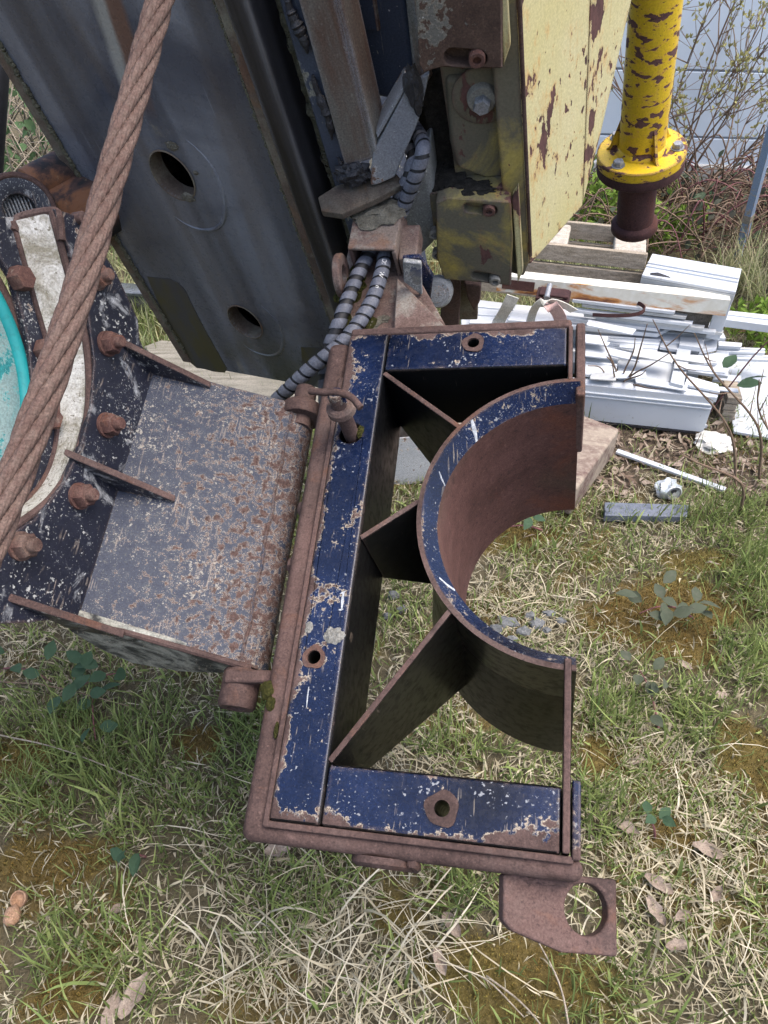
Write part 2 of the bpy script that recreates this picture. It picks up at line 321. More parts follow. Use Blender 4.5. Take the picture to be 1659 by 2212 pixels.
m_angle2 = painted('scuffed blue grey angle', (.15, .16, .185), (.21, .215, .22), (.105, .062, .045), (.15, .095, .07), cover=.53, sc=9, edge=.05, rough=.55, speck=.66, scratch=.64, smap=(1, 1, .4), chip=(.34, .34, .33))
m_bluegrey = painted('old blue casting', (.022, .030, .052), (.050, .062, .092), (.12, .115, .09), (.17, .165, .14), cover=.60, sc=7, edge=.1, rough=.55, speck=.72, scratch=.7, chip=(.25, .24, .2))
m_greycast = painted('limed grey casting', (.21, .215, .21), (.15, .16, .165), (.05, .065, .12), (.2, .19, .16), cover=.585, sc=8, edge=.05, rough=.75, speck=.66, scratch=.7, chip=(.4, .4, .38))
def yellowmat(name, y1, y2, spots=.64, stretch=(1, 1, .45), grime=.0, rough=.5, fs=19):
    m = NT(name); v = m.map(stretch); a = m.noise(fs, 4, .5, v, .3); b = m.noise(52, 6, .65, v); big = m.noise(3, 5, .6)
    f = m.ma('MULTIPLY_ADD', b, .3, m.ma('MULTIPLY', a, .7)); f = m.ma('ADD', f, m.ma('MULTIPLY', m.edge(.010, .02, .25), .17))
    f = m.ma('ADD', f, m.step(big, .5, .75, 0, .06))
    f2 = m.ma('ADD', m.noise(fs*4.5, 3, .55, v), m.step(big, .42, .66, -.06, .07)); f = m.ma('MAXIMUM', f, m.ma('SUBTRACT', f2, .085))
    k = m.step(f, spots, spots+.012); halo = m.step(f, spots-.06, spots, 0, .55)
    st = m.noise(1., 4, .6, m.map((60, 60, 3.0)))
    col = m.mix(m.step(big, .35, .65), y1, y2); col = m.mix(m.step(st, .60, .72, 0, .4), col, (.42, .26, .08)); col = m.mix(m.ma('MULTIPLY', halo, m.step(b, .4, .6)), col, (.55, .28, .08))
    col = m.mix(m.step(b, .30, .38, .3, 0), col, tuple(x*.75 for x in y1))
    if grime: col = m.mix(m.step(m.noise(4.5, 8, .65, dist=.6), .62-grime, .74-grime, 0, .92), col, (.10, .095, .082))
    rs = m.mix(m.step(b, .4, .6), (.060, .030, .030), (.12, .058, .052))
    return m.done(m.grain(m.mix(k, col, rs), .16, 260), m.mix(k, (rough,)*3, (.85,)*3), m.ma('ADD', m.ma('MULTIPLY', m.ma('SUBTRACT', 1., k), .7), m.ma('MULTIPLY', b, .3)), .5, .003, spec=.35)
m_pale = yellowmat('faded pale yellow paint', (.54, .485, .235), (.60, .55, .34), .55)
m_yel = yellowmat('bright yellow paint', (.55, .36, .015), (.60, .43, .03), .555, (1, 1, 2.0), rough=.38, fs=26)
m_yelgrime = yellowmat('grimy yellow casting', (.36, .28, .06), (.32, .27, .11), .60, grime=.275, rough=.65)
m_brownblk = painted('brown scaled steel', (.17, .165, .15), (.11, .105, .095), (.052, .031, .024), (.092, .057, .043), cover=.47, sc=7, edge=.0, rough=.75, speck=.66, scratch=.7, chip=(.24, .22, .18), smap=(1, 1, .6))
m_dkpipe = rusty('dark maroon pipe', (.035, .016, .017), (.058, .028, .028), (.045, .020, .020), sc=10)
m_bolt = rusty('rusted bolt', (.075, .036, .031), (.115, .062, .051), (.15, .105, .085), sc=40, dust=(.26, .22, .18), dustamt=.58)
m_zinc = plain('dull zinc bolt', (.20, .21, .23), (.30, .31, .33), 60, .45, .3, .001, .5, metal=.4)
m_greybolt = plain('dusty bolt', (.17, .165, .15), (.26, .25, .22), 50, .75, .3, .001)
def ropemat():
    m = NT('rusted wire rope'); a = m.noise(25, 7, .65); b = m.noise(110, 5, .65)
    col = m.mix(m.step(a, .35, .65), (.078, .047, .039), (.115, .074, .062)); col = m.mix(m.step(b, .40, .65, 0, .5), col, (.145, .110, .092)); col = m.mix(m.step(a, .58, .72, 0, .8), col, (.075, .052, .042))
    return m.done(m.grain(col, .45, 420), .85, b, .4, .001, spec=.25)
m_rope = ropemat()
m_rubber = plain('black rubber hose', (.013, .013, .015), (.022, .022, .025), 60, .6, .15, .001)
m_guard = plain('grey blue spiral guard', (.075, .082, .105), (.125, .132, .16), 30, .55, .3, .001, .4, dark=.25)
m_whiteprint = plain('white print', (.6, .6, .58), (.7, .7, .68), 50, .6)
m_moss = plain('green moss', (.030, .032, .010), (.062, .060, .018), 160, 1., 1., .006, .1)
m_lichen = plain('pale lichen', (.20, .195, .175), (.34, .335, .31), 220, 1., 1., .004, .1, dark=.9)
m_whitesmear = plain('white paint smear', (.30, .32, .35), (.50, .53, .56), 160, .8, .4, .001, dark=.9)
m_timber = plain('grey weathered wood', (.22, .185, .14), (.36, .31, .25), 7, .9, .7, .003, .2, smap=(1, 14, 14))
m_timberend = plain('bark chip block', (.30, .27, .23), (.46, .42, .36), 60, .95, .8, .004, .2)
m_board = plain('dirty plank', (.15, .14, .11), (.26, .24, .20), 6, .95, .6, .003, .2, smap=(1, 10, 10))
def pvcmat():
    m = NT('white plastic trim'); i = m.n('ShaderNodeObjectInfo').outputs['Random']; a = m.noise(7, 6, .65, dist=.5); b = m.noise(70, 4, .6)
    col = m.mix(i, (.44, .47, .51), (.60, .63, .67)); col = m.mix(m.step(a, .54, .74, 0, .35), col, (.40, .40, .37)); col = m.mix(m.step(b, .66, .74, 0, .5), col, (.22, .20, .16))
    return m.done(col, .4, a, .08, .002)
m_pvc = pvcmat()
m_pvcold = plain('greyed plastic trim', (.38, .39, .39), (.48, .49, .49), 12, .5, .1, .001, .4, dark=.2)
def anglewhite():
    m = NT('white paint with rust bleeding'); a = m.noise(5, 7, .6, m.map((1, 3, 3)), .4); z = m.n('ShaderNodeSeparateXYZ', {0: m.co}).outputs[2]
    k = m.ma('ADD', a, m.step(z, -.005, -.06, 0, .16)); b = m.noise(40, 6)
    col = m.mix(m.step(b, .4, .7), (.62, .60, .52), (.70, .69, .63)); col = m.mix(m.step(k, .58, .68), col, (.50, .22, .06)); col = m.mix(m.step(k, .68, .74), col, (.16, .06, .03))
    return m.done(col, .6, b, .2, .002)
m_anglewhite = anglewhite()
def slabmat():
    m = NT('reddish stone slab'); a = m.noise(4, 7, .6, m.map((1, 3.5, 3)), .5); b = m.noise(60, 6, .7)
    col = m.mix(m.step(a, .4, .6), (.13, .085, .075), (.27, .225, .18)); col = m.mix(m.step(b, .45, .7, 0, .5), col, (.42, .36, .29))
    return m.done(col, .9, b, .5, .003, spec=.2)
m_slab = slabmat()
m_galv = painted('grey plate with rust freckles', (.26, .27, .275), (.34, .345, .35), (.10, .06, .045), (.17, .11, .085), cover=.60, sc=26, edge=.1, rough=.6, speck=.62, speckcol=(.13, .08, .06), scratch=.66)
m_wall = plain('pale blue cladding', (.60, .68, .78), (.63, .71, .80), 2, .35, .03, .001, .5, dark=.0)
m_walljoint = plain('cladding joint', (.30, .34, .40), (.36, .40, .45), 5, .6)
m_concrete = plain('footing concrete', (.40, .40, .39), (.5, .5, .49), 10, .9)
m_strapp = plain('faded pink strap', (.42, .27, .26), (.55, .40, .38), 40, .9, .5, .001)
m_strapg = plain('grey strap', (.45, .44, .40), (.56, .55, .50), 40, .9, .5, .001)
m_slate = plain('blue grey slate strip', (.10, .115, .15), (.15, .165, .20), 12, .5, .2)
m_stonew = plain('white limestone lump', (.50, .49, .45), (.66, .65, .62), 22, .95, .8, .004)
m_stoneg = plain('blue grey gravel', (.085, .09, .095), (.16, .165, .17), 22, .9, .6, .003)
def canmat():
    m = NT('crushed aluminium'); a = m.noise(30, 4); b = m.noise(14, 3)
    col = m.mix(m.step(a, .4, .6), (.48, .52, .54), (.68, .71, .72)); col = m.mix(m.step(b, .63, .66, 0, .9), col, (.45, .07, .07))
    return m.done(col, .38, a, .3, .002, metal=.55)
m_can = canmat()
m_leafdead = plain('dead leaf', (.19, .145, .115), (.30, .245, .20), 45, .85, .5, .002, .3)
m_shell = plain('walnut shell', (.26, .15, .09), (.36, .23, .15), 50, .8, .8, .003, .3)
m_twig = plain('brown twig', (.13, .085, .06), (.20, .14, .095), 60, .85, .4, .001)
m_redstem = plain('red bramble stem', (.12, .045, .048), (.18, .075, .075), 30, .7, .3, .001)
m_postblue = painted('post with old blue paint', (.20, .27, .40), (.24, .30, .38), (.24, .20, .15), (.34, .29, .23), cover=.50, sc=4, edge=.1, rough=.7, speck=.7, scratch=.68, smap=(1, 1, .3), chip=(.34, .31, .27))
m_postdark = plain('dark post', (.075, .05, .045), (.12, .085, .075), 10, .85, .5, .003, .2, smap=(6, 6, 1))
def leafmat(name, c1, c2, attr=None, rough=.7, trans=.25):
    m = NT(name)
    if attr:
        col = m.n('ShaderNodeAttribute', attribute_name=attr).outputs[0]
    else:
        i = m.n('ShaderNodeNewGeometry').outputs['Random Per Island']; col = m.mix(i, c1, c2); col = m.mix(m.step(m.noise(60, 4), .5, .7, 0, .35), col, tuple(x*1.5 for x in c2))
    m.done(col, rough, spec=.18)
    if trans:
        t = m.n('ShaderNodeBsdfTranslucent', {'Color': col}); mx = m.n('ShaderNodeMixShader', {0: trans, 1: m.b.outputs[0], 2: t.outputs[0]})
        m.t.links.new(mx.outputs[0], m.out.inputs[0])
    return m.m
m_grass = leafmat('grass blades', None, None, 'col', .55, .3)
m_straw = leafmat('straw blades', None, None, 'col', .65, .2)
m_bramble = leafmat('bramble leaves', (.035, .075, .035), (.06, .10, .06))
m_brambledk = leafmat('dark bramble leaves', (.045, .095, .045), (.095, .085, .070))
m_ivy = leafmat('ivy leaves', (.05, .10, .04), (.12, .19, .09))
m_bud = leafmat('opening buds', (.26, .24, .09), (.34, .33, .15))
m_fern = leafmat('yellow green foliage', (.12, .20, .03), (.22, .32, .06))
m_ground = NT('soil with moss'); _c = m_ground.n('ShaderNodeAttribute', attribute_name='col').outputs[0]
_b = m_ground.noise(90, 7, .7); _b2 = m_ground.noise(25, 6, .6)
_c2 = m_ground.mix(m_ground.step(_b, .3, .7), m_ground.mix(.55, _c, (0, 0, 0)), m_ground.mix(.4, _c, (.3, .25, .16), 'ADD'))
m_ground = m_ground.done(m_ground.mix(.45, _c2, _c), .95, m_ground.ma('ADD', _b, _b2), 1., .012, spec=.15)
# ------------------------------------------------------------------ setting: ground, wall
class VN:                                     # lattice value noise for placing soil, moss and grass
    def __init__(s, seed): s.g = np.random.default_rng(seed).random((256, 256))
    def __call__(s, x, y, sc):
        x = np.asarray(x)*sc+1000.; y = np.asarray(y)*sc+1000.; i = np.floor(x).astype(int); j = np.floor(y).astype(int); u = x-i; v = y-j
        u = u*u*(3-2*u); v = v*v*(3-2*v); g = s.g; a = lambda p, q: g[(i+p) % 256, (j+q) % 256]
        return (a(0, 0)*(1-u)+a(1, 0)*u)*(1-v)+(a(0, 1)*(1-u)+a(1, 1)*u)*v
    def f(s, x, y, sc): return (s(x, y, sc)*.5+s(x+7, y-3, sc*2.1)*.3+s(x-5, y+9, sc*4.7)*.2)
vn1, vn2, vn3, vn4 = VN(1), VN(2), VN(3), VN(4)
def blob(x, y, L, soft=.35):
    o = np.zeros_like(np.asarray(x, float))
    for u, v, ru, rv in L:
        c = WF.px(u, v); e = WF.px(u+ru, v); f = WF.px(u, v-rv); rx = abs(e[0]-c[0]); ry = abs(f[1]-c[1])
        d = np.sqrt(((x-c[0])/rx)**2+((y-c[1])/ry)**2)+(vn3.f(x, y, 14)-.5)*1.1; o = np.maximum(o, np.clip((1.15-d)/soft, 0, 1))
    return o
MOSS = [(110, 1850, 130, 55), (1110, 2110, 190, 110), (1640, 1650, 90, 90), (150, 2150, 90, 50), (560, 1480, 90, 45), (30, 1640, 70, 50), (1420, 1330, 170, 90), (1080, 1160, 130, 30), (420, 1610, 60, 40), (1290, 1640, 50, 50), (1450, 1800, 60, 40), (870, 1990, 60, 40), (1500, 1210, 90, 25)]
SOIL = [(1440, 960, 230, 75), (1600, 1010, 120, 60), (1340, 1040, 60, 40)]
def hgt(x, y): return .05*(vn1.f(x, y, 1.6)-.5)*np.clip((np.asarray(y)-.2)/1., .6, 1)+.022*(vn2.f(x, y, 9)-.5)
def ground():
    nx, ny = 330, 420; xs = np.r_[np.linspace(-1.9, 2.6, nx)]; ys = np.linspace(.15, 4.6, ny)
    xs = np.r_[-60, -25, -10, -5, -3, xs, 4, 6, 12, 25, 60]; ys = np.r_[-30, -10, -3, -1, -.2, ys, 5, 5.6, 7, 10, 20, 60]
    X, Y = np.meshgrid(xs, ys, indexing='ij'); Z = hgt(X, Y); Z[(np.abs(X) > 2.7) | (Y > 4.7) | (Y < .1)] *= .3
    nx, ny = len(xs), len(ys); V = np.stack([X, Y, Z], -1).reshape(-1, 3)
    me = bpy.data.meshes.new('ground'); me.vertices.add(len(V)); me.vertices.foreach_set('co', V.ravel())
    i, j = np.meshgrid(np.arange(nx-1), np.arange(ny-1), indexing='ij'); a = (i*ny+j).ravel(); q = np.stack([a, a+ny, a+ny+1, a+1], 1)
    me.loops.add(q.size); me.loops.foreach_set('vertex_index', q.ravel()); me.polygons.add(len(q))
    me.polygons.foreach_set('loop_start', np.arange(len(q))*4); me.polygons.foreach_set('loop_total', np.full(len(q), 4)); me.update(); me.validate()
    me.polygons.foreach_set('use_smooth', np.ones(len(q), bool))
    x, y = V[:, 0], V[:, 1]; ms = np.clip(blob(x, y, MOSS)+np.clip((vn2.f(x, y, 5)-.54)*6, 0, 1)*.8, 0, 1)[:, None]; sl = blob(x, y, SOIL, .6)[:, None]
    n = vn4.f(x, y, 40)[:, None]; n2 = vn1.f(x, y, 3)[:, None]
    base = np.array([.090, .078, .050])*(.6+.9*n); moss = np.array([.120, .070, .018])*(1-n2)+np.array([.120, .105, .026])*n2; moss = moss*(.55+.9*n)
    soil = np.array([.075, .056, .045])*(.5+1.1*n); c = base*(1-ms)+moss*ms; c = c*(1-sl)+soil*sl
    ca = me.color_attributes.new('col', 'FLOAT_COLOR', 'POINT'); ca.data.foreach_set('color', np.c_[c, np.ones(len(c))].astype(np.float32).ravel())
    me.materials.append(m_ground); o = bpy.data.objects.new('ground', me); COL.objects.link(o); props(o, kind='structure')
ground()
# wall of the shed behind: insulated cladding panels, each its own piece
wp0 = np.array([*WF.px(1659, 395), 0]); wdir = unit((1, -.10, 0)); wn = np.array([-wdir[1], wdir[0], 0])   # wn points away from the viewer
WL = Fr(wp0, wdir, (0, 0, 1))
wall = thing('clad_shed', 'pale blue-white clad shed behind the budding shrub', 'shed', WL)
wy = [.10]+[WL.px(1659, v)[1] for v in (301, 156)]
ph = wy[2]-wy[1]; wy = [wy[1]-ph]+[wy[1]+ph*k for k in range(0, 6)]
for k in range(len(wy)-1):
    mk('wall_panel', *box(WL, -4.2, 3.6, max(wy[k], .05)+.006, wy[k+1]-.006, -.08, 0), m_wall, wall, bevel=.004)
mk('panel_joint', *box(WL, -4.2, 3.6, .05, wy[-1], -.075, -.012), m_walljoint, wall)
mk('footing', *box(WL, -4.2, 3.6, -.1, .10, -.1, .03), m_concrete, wall, bevel=.01)
# ------------------------------------------------------------------ navy clamp frame (machine coordinates: a right, b away, c up the mast)
def hexhead(p, d, af, h, extra=(), spin=0.):
    """hex head of width af across flats at p along d, with optional washer/thread profiles"""
    x, y, dd = basis(d); x2 = x*math.cos(spin)+y*math.sin(spin); r = af/math.sqrt(3)
    parts = [lathe(p, d, [(r*.97, 0), (r, h*.12), (r, h*.8), (r*.86, h)], 6, xdir=x2)]
    for prof, n in extra: parts.append(lathe(p, d, prof, n))
    return join(*parts)
def mk2(name, vf, mats, parent, **kw): return mk(name, *vf, mats, parent, mi=sides(*vf), **kw)
cf = thing('pile_clamp', 'navy blue steel pile-clamp frame with a half-round cradle and chipped paint', 'pile clamp', M, M.w(-.065, -.43, -.17))
DP = -.165
pinh = M.px(757, 935)
sp = mk2('spine', prism(M, [(-.100, -.436), (-.031, -.436), (-.031, .336), (-.100, .336)], DP, 0, [circ(-.073, -.224, .0095), circ(pinh[0], pinh[1], .017)]), [m_blue, m_black], cf, bevel=.006, seg=3)
mk2('lower_arm', prism(M, [(-.0305, -.4355), (.262, -.4355), (.262, -.361), (-.0305, -.361)], DP, -.001, [circ(.12, -.400, .0105)]), [m_blue, m_black], cf, bevel=.005, seg=3)
mk2('upper_arm', prism(M, [(-.0305, .258), (.262, .258), (.262, .334), (-.0305, .334)], DP, -.001, [circ(.113, .307, .010)]), [m_blue, m_black], cf, bevel=.005, seg=3)
for hx, hy, hr in ((-.073, -.224, .0165), (.12, -.400, .021), (.113, .307, .018)):       # bare steel boss round each bolt hole
    r1 = [(hx+hr*(1+.07*math.sin(3*t+hx*40)+.05*math.sin(5*t))*math.cos(t), hy+hr*(1+.07*math.sin(3*t+hx*40)+.05*math.sin(5*t))*math.sin(t)) for t in np.linspace(0, 2*math.pi, 22, endpoint=False)]
    mk('hole_boss', *prism(M, r1, -.003, .0012, [circ(hx, hy, .0098)]), m_rust, cf)
# rust-brown carrier tubes behind the navy frame
mk('carrier_tube', *box(M, -.140, -.1005, -.462, .330, -.085, -.010), m_rust, cf, bevel=.014, seg=4)
mk('carrier_tube', *box(M, -.1402, .287, -.463, -.4365, -.090, -.012), m_rust, cf, bevel=.013, seg=4)
mk('carrier_tube', *box(M, -.100, .268, .3355, .352, -.10, -.004), m_rust, cf, bevel=.005, seg=3)
mk('flange_strip', *box(M, -.1085, -.1003, -.444, .25, -.010, -.004), m_rust, cf, bevel=.002)
mk('flange_strip', *box(M, -.1085, .276, -.4445, -.4360, -.012, -.0045), m_rust, cf, bevel=.002)
# end plates on the right
mk('end_plate', *box(M, .2625, .272, -.434, -.205, -.235, .004), [m_rust, m_black], cf, mi=[0, 1, 0, 1, 0, 1], bevel=.0025)
mk('end_plate', *box(M, .2735, .284, -.440, -.352, -.10, -.002), m_blue, cf, bevel=.003)
mk('end_plate', *box(M, .2625, .270, .229, .333, -.16, .002), [m_rust, m_black], cf, mi=[0, 1, 0, 1, 0, 1], bevel=.0025)
mk('end_plate', *box(M, .2745, .289, .205, .345, -.18, -.006), m_rust, cf, bevel=.004)
# half-round cradle: rust rim, navy chamfer, red rusted bore, wider foot ring
ccx, ccy = .276, .006
def arc_sweep(prof, a0, a1, n=56, closed=True):
    V = []; F = []; k = len(prof)
    for i in range(n+1):
        t = R(a0+(a1-a0)*i/n)
        for r_, c_ in prof: V.append(M.w(ccx+r_*math.cos(t), ccy+r_*math.sin(t), c_))
    mi = []
    for i in range(n):
        for j in range(k if closed else k-1): F.append([i*k+j, i*k+(j+1) % k, (i+1)*k+(j+1) % k, (i+1)*k+j]); mi.append(j)
    if closed: F.append(list(range(k))[::-1]); F.append([n*k+j for j in range(k)]); mi += [-1, -1]
    return np.array(V), F, mi
prof = [(.2265, 0.), (.2195, .0012), (.2000, -.030), (.1975, -.40), (.2200, -.40), (.2265, -.36)]
V, F, mi = arc_sweep(prof, 88.5, 270.5)
mm = {0: 0, 1: 1, 2: 2, 3: 2, 4: 3, 5: 3, -1: 0}
crd = mk('cradle', V, F, [m_rust, m_blue, m_rustred, m_black], cf, mi=[mm[k] for k in mi], smooth=25)
V, F, mi = arc_sweep([(.2266, -.16), (.244, -.28), (.266, -.425), (.2205, -.426), (.2205, -.16)], 180, 270.5, 30)
mk('foot_ring', V, F, m_black, crd, smooth=30)
def rib(p, q, cp, cq, th=.0085):
    d = unit(np.array(q)-np.array(p)); n = np.array([-d[1], d[0]])*th/2
    V = []
    for (x, y), lo in ((p, cp), (q, cq)):
        for s in (1, -1):
            for z in (-.002, lo): V.append(M.w(x+n[0]*s, y+n[1]*s, z))
    F = [[0, 2, 6, 4], [1, 5, 7, 3], [0, 4, 5, 1], [2, 3, 7, 6], [0, 1, 3, 2], [4, 6, 7, 5]]
    return V, F
def onarc(t, r=.2262): return (ccx+r*math.cos(R(t)), ccy+r*math.sin(R(t)))
q1 = M.px(985, 915); t1 = math.degrees(math.atan2(q1[1]-ccy, q1[0]-ccx)); q2 = M.px(905, 1080); t2 = math.degrees(math.atan2(q2[1]-ccy, q2[0]-ccx))
q3 = M.px(978, 1312); t3 = math.degrees(math.atan2(q3[1]-ccy, q3[0]-ccx))
for p, t, lo in (((-.031, .255), t1, -.155), ((-.0315, M.px(775, 1160)[1]), t2, -.16), ((-.031, -.358), t3, -.155)):
    mk('rib', *rib(p, onarc(t), lo, -.36), [m_rust, m_black], cf, mi=[0, 1, 1, 1, 0, 0], bevel=.002)
# lifting lug below the lower arm
LF = Fr(M.w(.197, -.464, -.035), M.x*.90-M.z*.43, M.y)
lp = LF.pts([(1088, 1888), (1087, 1990), (1108, 2012), (1215, 2058), (1335, 2068), (1333, 1900), (1225, 1890), (1222, 1876)])
hx, hy = LF.px(1268, 1965)
mk('lug_plate', *prism(LF, lp, -.018, 0, [circ(hx, hy, .0285, 36)]), m_rust, cf, bevel=.004, seg=3)
mk('weld_bead', *tube(spline([M.w(x, -.4645+.0015*math.sin(x*300), -.047) for x in np.linspace(.2, .27, 9)], 4), .0045, 8), m_rust, cf)
bp = M.w(.045, -.462, -.055); mk('round_boss', *lathe(bp, -M.y, [(.043, 0), (.043, .008), (.036, .013)], 36), m_rust, cf)
mk('weld_bead', *tube(spline([M.w(.085+.004*math.sin(t*3), -.464-.006*t, -.02-.03*t) for t in np.linspace(0, 1, 6)], 4), .006, 8), m_rust, cf)
# hinge ears and bosses along the left carrier tube
for v in (1105, 1225):
    b_ = M.px(655, v, -.05)[1]; mk('tube_boss', *lump(M.w(-.142, b_, -.045), .013, .016, .018, M, int(v), 2, .12), m_rust, cf)
hz = M.px(548, 1482, -.05); hp = M.w(hz[0], hz[1], -.055)
bq = M.px(516, 1462, -.05); mk('hinge_barrel', *lathe(M.w(bq[0], bq[1]+.012, -.062), -M.y, [(.026, 0), (.028, .003), (.028, .052), (.025, .056), (.014, .056), (.013, .05), (.001, .05)], 32), m_rust, cf)
mk('hinge_ear', *prism(M.sub(0, 0, -.03), [(-.215, -.240), (-.135, -.238), (-.135, -.256), (-.215, -.262)], -.012, 0), m_rust, cf, bevel=.005)
mk('hinge_ear', *box(M, -.150, -.1395, -.455, -.235, -.16, -.052), m_rust, cf, bevel=.006)
ring = lambda c, ax, R0, r0, n=30: tube(np.array([c+R0*(ax[0]*math.cos(t)+ax[1]*math.sin(t)) for t in np.linspace(0, 2*math.pi, n+1)]), r0, 10, False)
kp = M.px(655, 885, -.05)
kn = mk('hinge_knuckle', *lathe(M.w(kp[0]-.006, kp[1]-.012, -.062), M.y, [(.034, 0), (.0365, .003), (.0365, .022), (.034, .025)], 32), m_rust, cf)
mk('hinge_rod', *cyl(M.w(kp[0]-.006, kp[1]-.03, -.062), M.w(kp[0]-.006, kp[1]+.05, -.062), .019), m_rust, kn)
def mossclump(fr, cx_, cy_, cz_, rx, ry, rz, seed, parent): return mk('moss_clump', *lump(fr.w(cx_, cy_, cz_), rx, ry, rz, fr, seed, 4, .16), m_moss, parent)
mossclump(M, -.137, -.272, -.012, .010, .013, .007, 3, cf); mossclump(M, -.128, -.290, -.010, .007, .010, .005, 13, cf); mossclump(M, -.112, -.325, -.007, .003, .011, .003, 4, cf)
mossclump(M, pinh[0]+.016, pinh[1]+.004, -.002, .007, .012, .004, 5, cf); q = M.px(715, 850); mossclump(M, q[0], q[1]-.02, -.03, .012, .016, .012, 6, cf)
q = M.px(722, 1372); mk('lichen_patch', *lump(M.w(q[0], q[1], .0), .013, .012, .003, M, 8, 4, .22), m_lichen, cf)
q = M.px(668, 1355); mk('lichen_patch', *lump(M.w(q[0], q[1], .0), .006, .008, .002, M, 9, 3, .22), m_lichen, cf)
def smear(L, w_, name='paint_smear'):                    # dribbled white paint lying on the cradle's chamfer
    V = []; F = []
    for t, s, hw in L:
        for k in (-1, -.35, .35, 1):
            rr = .2195-(.0195*s); cc = .0012-.0312*s; tt = R(t)+k*hw*(1+.25*math.sin(t*9+s*31+k))
            lift = .0011 if abs(k) < .9 else .0002
            V.append(M.w(ccx+(rr-lift)*math.cos(tt), ccy+(rr-lift)*math.sin(tt), cc+lift*.8))
    for i in range(len(L)-1):
        for k in range(3): F.append([i*4+k, i*4+k+1, i*4+5+k, i*4+4+k])
    return mk(name, V, F, m_whitesmear, crd)
ts = math.degrees(math.atan2(M.px(1020, 925)[1]-ccy, M.px(1020, 925)[0]-ccx))
smear([(ts-2.5, .02, .008), (ts-2.2, .25, .016), (ts-1.6, .5, .018), (ts-.6, .75, .015), (ts+.6, .97, .013)], 0)
ts = math.degrees(math.atan2(M.px(950, 1020)[1]-ccy, M.px(950, 1020)[0]-ccx))
smear([(ts-1.5, .35, .004), (ts, .6, .008), (ts+1.8, .95, .004)], 0)
ts = math.degrees(math.atan2(M.px(968, 1250)[1]-ccy, M.px(968, 1250)[0]-ccx))
smear([(ts-3, .3, .006), (ts, .6, .014), (ts+2.5, .9, .008)], 0)
# chalk-white scrape marks and one bare seam weld on the spine
for u0, v0, u1, v1, w_ in ((742, 1278, 738, 1318, .0022), (735, 1283, 747, 1277, .0014), (732, 1318, 742, 1316, .0013), (667, 1484, 662, 1530, .0009)):
    p, q = np.array(M.px(u0, v0)), np.array(M.px(u1, v1)); d = unit(q-p); n = np.array([-d[1], d[0]])*w_
    mk('scrape_mark', *prism(M, [tuple(p-n*.4), tuple((p+q)/2-n), tuple(q-n*.3), tuple(q+n*.5), tuple((p+q)/2+n*.8), tuple(p+n*.6)], -.001, .0006), m_whitesmear, sp)
# ------------------------------------------------------------------ T-handled pin standing in the spine
px0 = M.w(pinh[0], pinh[1], -.03); dpin = unit(at(738, 868, 1.0)-M.w(pinh[0], pinh[1], 0)); dpin = unit(M.z*1.0+M.x*-.02+M.y*.10)
pin = thing('locking_pin', 'rusty T-handled locking pin standing in the navy frame\'s spine', 'pin', M, px0)
mk('shank', *lathe(px0, dpin, [(.0125, 0), (.0125, .095)], 22), m_rust, pin)
mk('collar', *lathe(px0+dpin*.078, dpin, [(.019, 0), (.0225, .003), (.0225, .013), (.019, .017)], 28), m_rustdust, pin)
mk('neck', *lathe(px0+dpin*.094, dpin, [(.0125, 0), (.0125, .026), (.0105, .029)], 22), m_blue, pin)
hc = px0+dpin*.121; hd = unit(M.x)
mk('handle', *tube(spline([hc-hd*.040+dpin*.003+M.y*.004, hc-hd*.018+dpin*.004, hc+hd*.004+dpin*.003, hc+hd*.026-M.y*.007, hc+hd*.041-M.y*.022-dpin*.006], 6), .0055, 12), m_rust, pin)
# ------------------------------------------------------------------ swung-open clamp jaw on the left
hj = M.px(640, 1150, -.06); J = Fr(M.w(hj[0], hj[1], -.06), M.x*.882-M.z*.471, M.y)
jaw = thing('clamp_jaw', 'scuffed blue-grey swung-open clamp jaw with rusty rolled edge and gussets', 'clamp jaw', J, J.w(-.03, 0, -.05))
# plate with rolled right edge
prof = [(-.292, 0)]+[(-.035, 0)]+[(-.035+.035*math.sin(R(t)), -.035+.035*math.cos(R(t))) for t in range(10, 171, 16)]
inn = [(x if i < 2 else -.035+(x+.035)*.72, -.010 if i < 2 else -.035+(z+.035)*.72) for i, (x, z) in enumerate(prof)]
loop = prof+inn[::-1]; n = len(loop); ys = np.linspace(0, 1, 9); V = []; F = []
ylo = lambda x: -.2265+(max(x, -.30)+.0)*-.108 if x < 0 else -.2265
for y in ys:
    for x, z in loop: V.append(J.w(x, ylo(x)+(.234-ylo(x))*y, z))
for k in range(len(ys)-1):
    for i in range(n): F.append([k*n+i, k*n+(i+1) % n, (k+1)*n+(i+1) % n, (k+1)*n+i])
m_ = len(prof)
for b0, s in ((0, 1), ((len(ys)-1)*n, -1)):
    for i in range(m_-1):
        q = [b0+i, b0+i+1, b0+n-2-i, b0+n-1-i]; F.append(q if s > 0 else q[::-1])
F = [f[::-1] for f in F]
plate = mk('jaw_plate', V, F, m_jaw, jaw, smooth=30)
UP = Fr(J.w(-.04, ylo(-.04)-.001, 0), J.w(-.04, ylo(-.04), 0)-J.w(-.29, ylo(-.29), 0), J.z); mk('under_plate', *prism(UP, [(-.265, .004), (.0, -.002)]+[(x, min(z, -.004)) for x, z in UP.pts([(525, 1452), (470, 1454), (390, 1451), (285, 1432), (215, 1402), (150, 1362)])], -.010, 0), m_under, jaw, bevel=.002)
mk('edge_bead', *tube([J.w(x, ylo(x)-.001, -.003) for x in np.linspace(-.29, -.03, 12)], .0055, 8), m_rust, jaw)
mk('seam_bead', *tube([J.w(-.045+.0015*math.sin(y*70), y, -.0005) for y in np.linspace(-.215, .22, 40)], .0032, 6), m_jaw, plate)
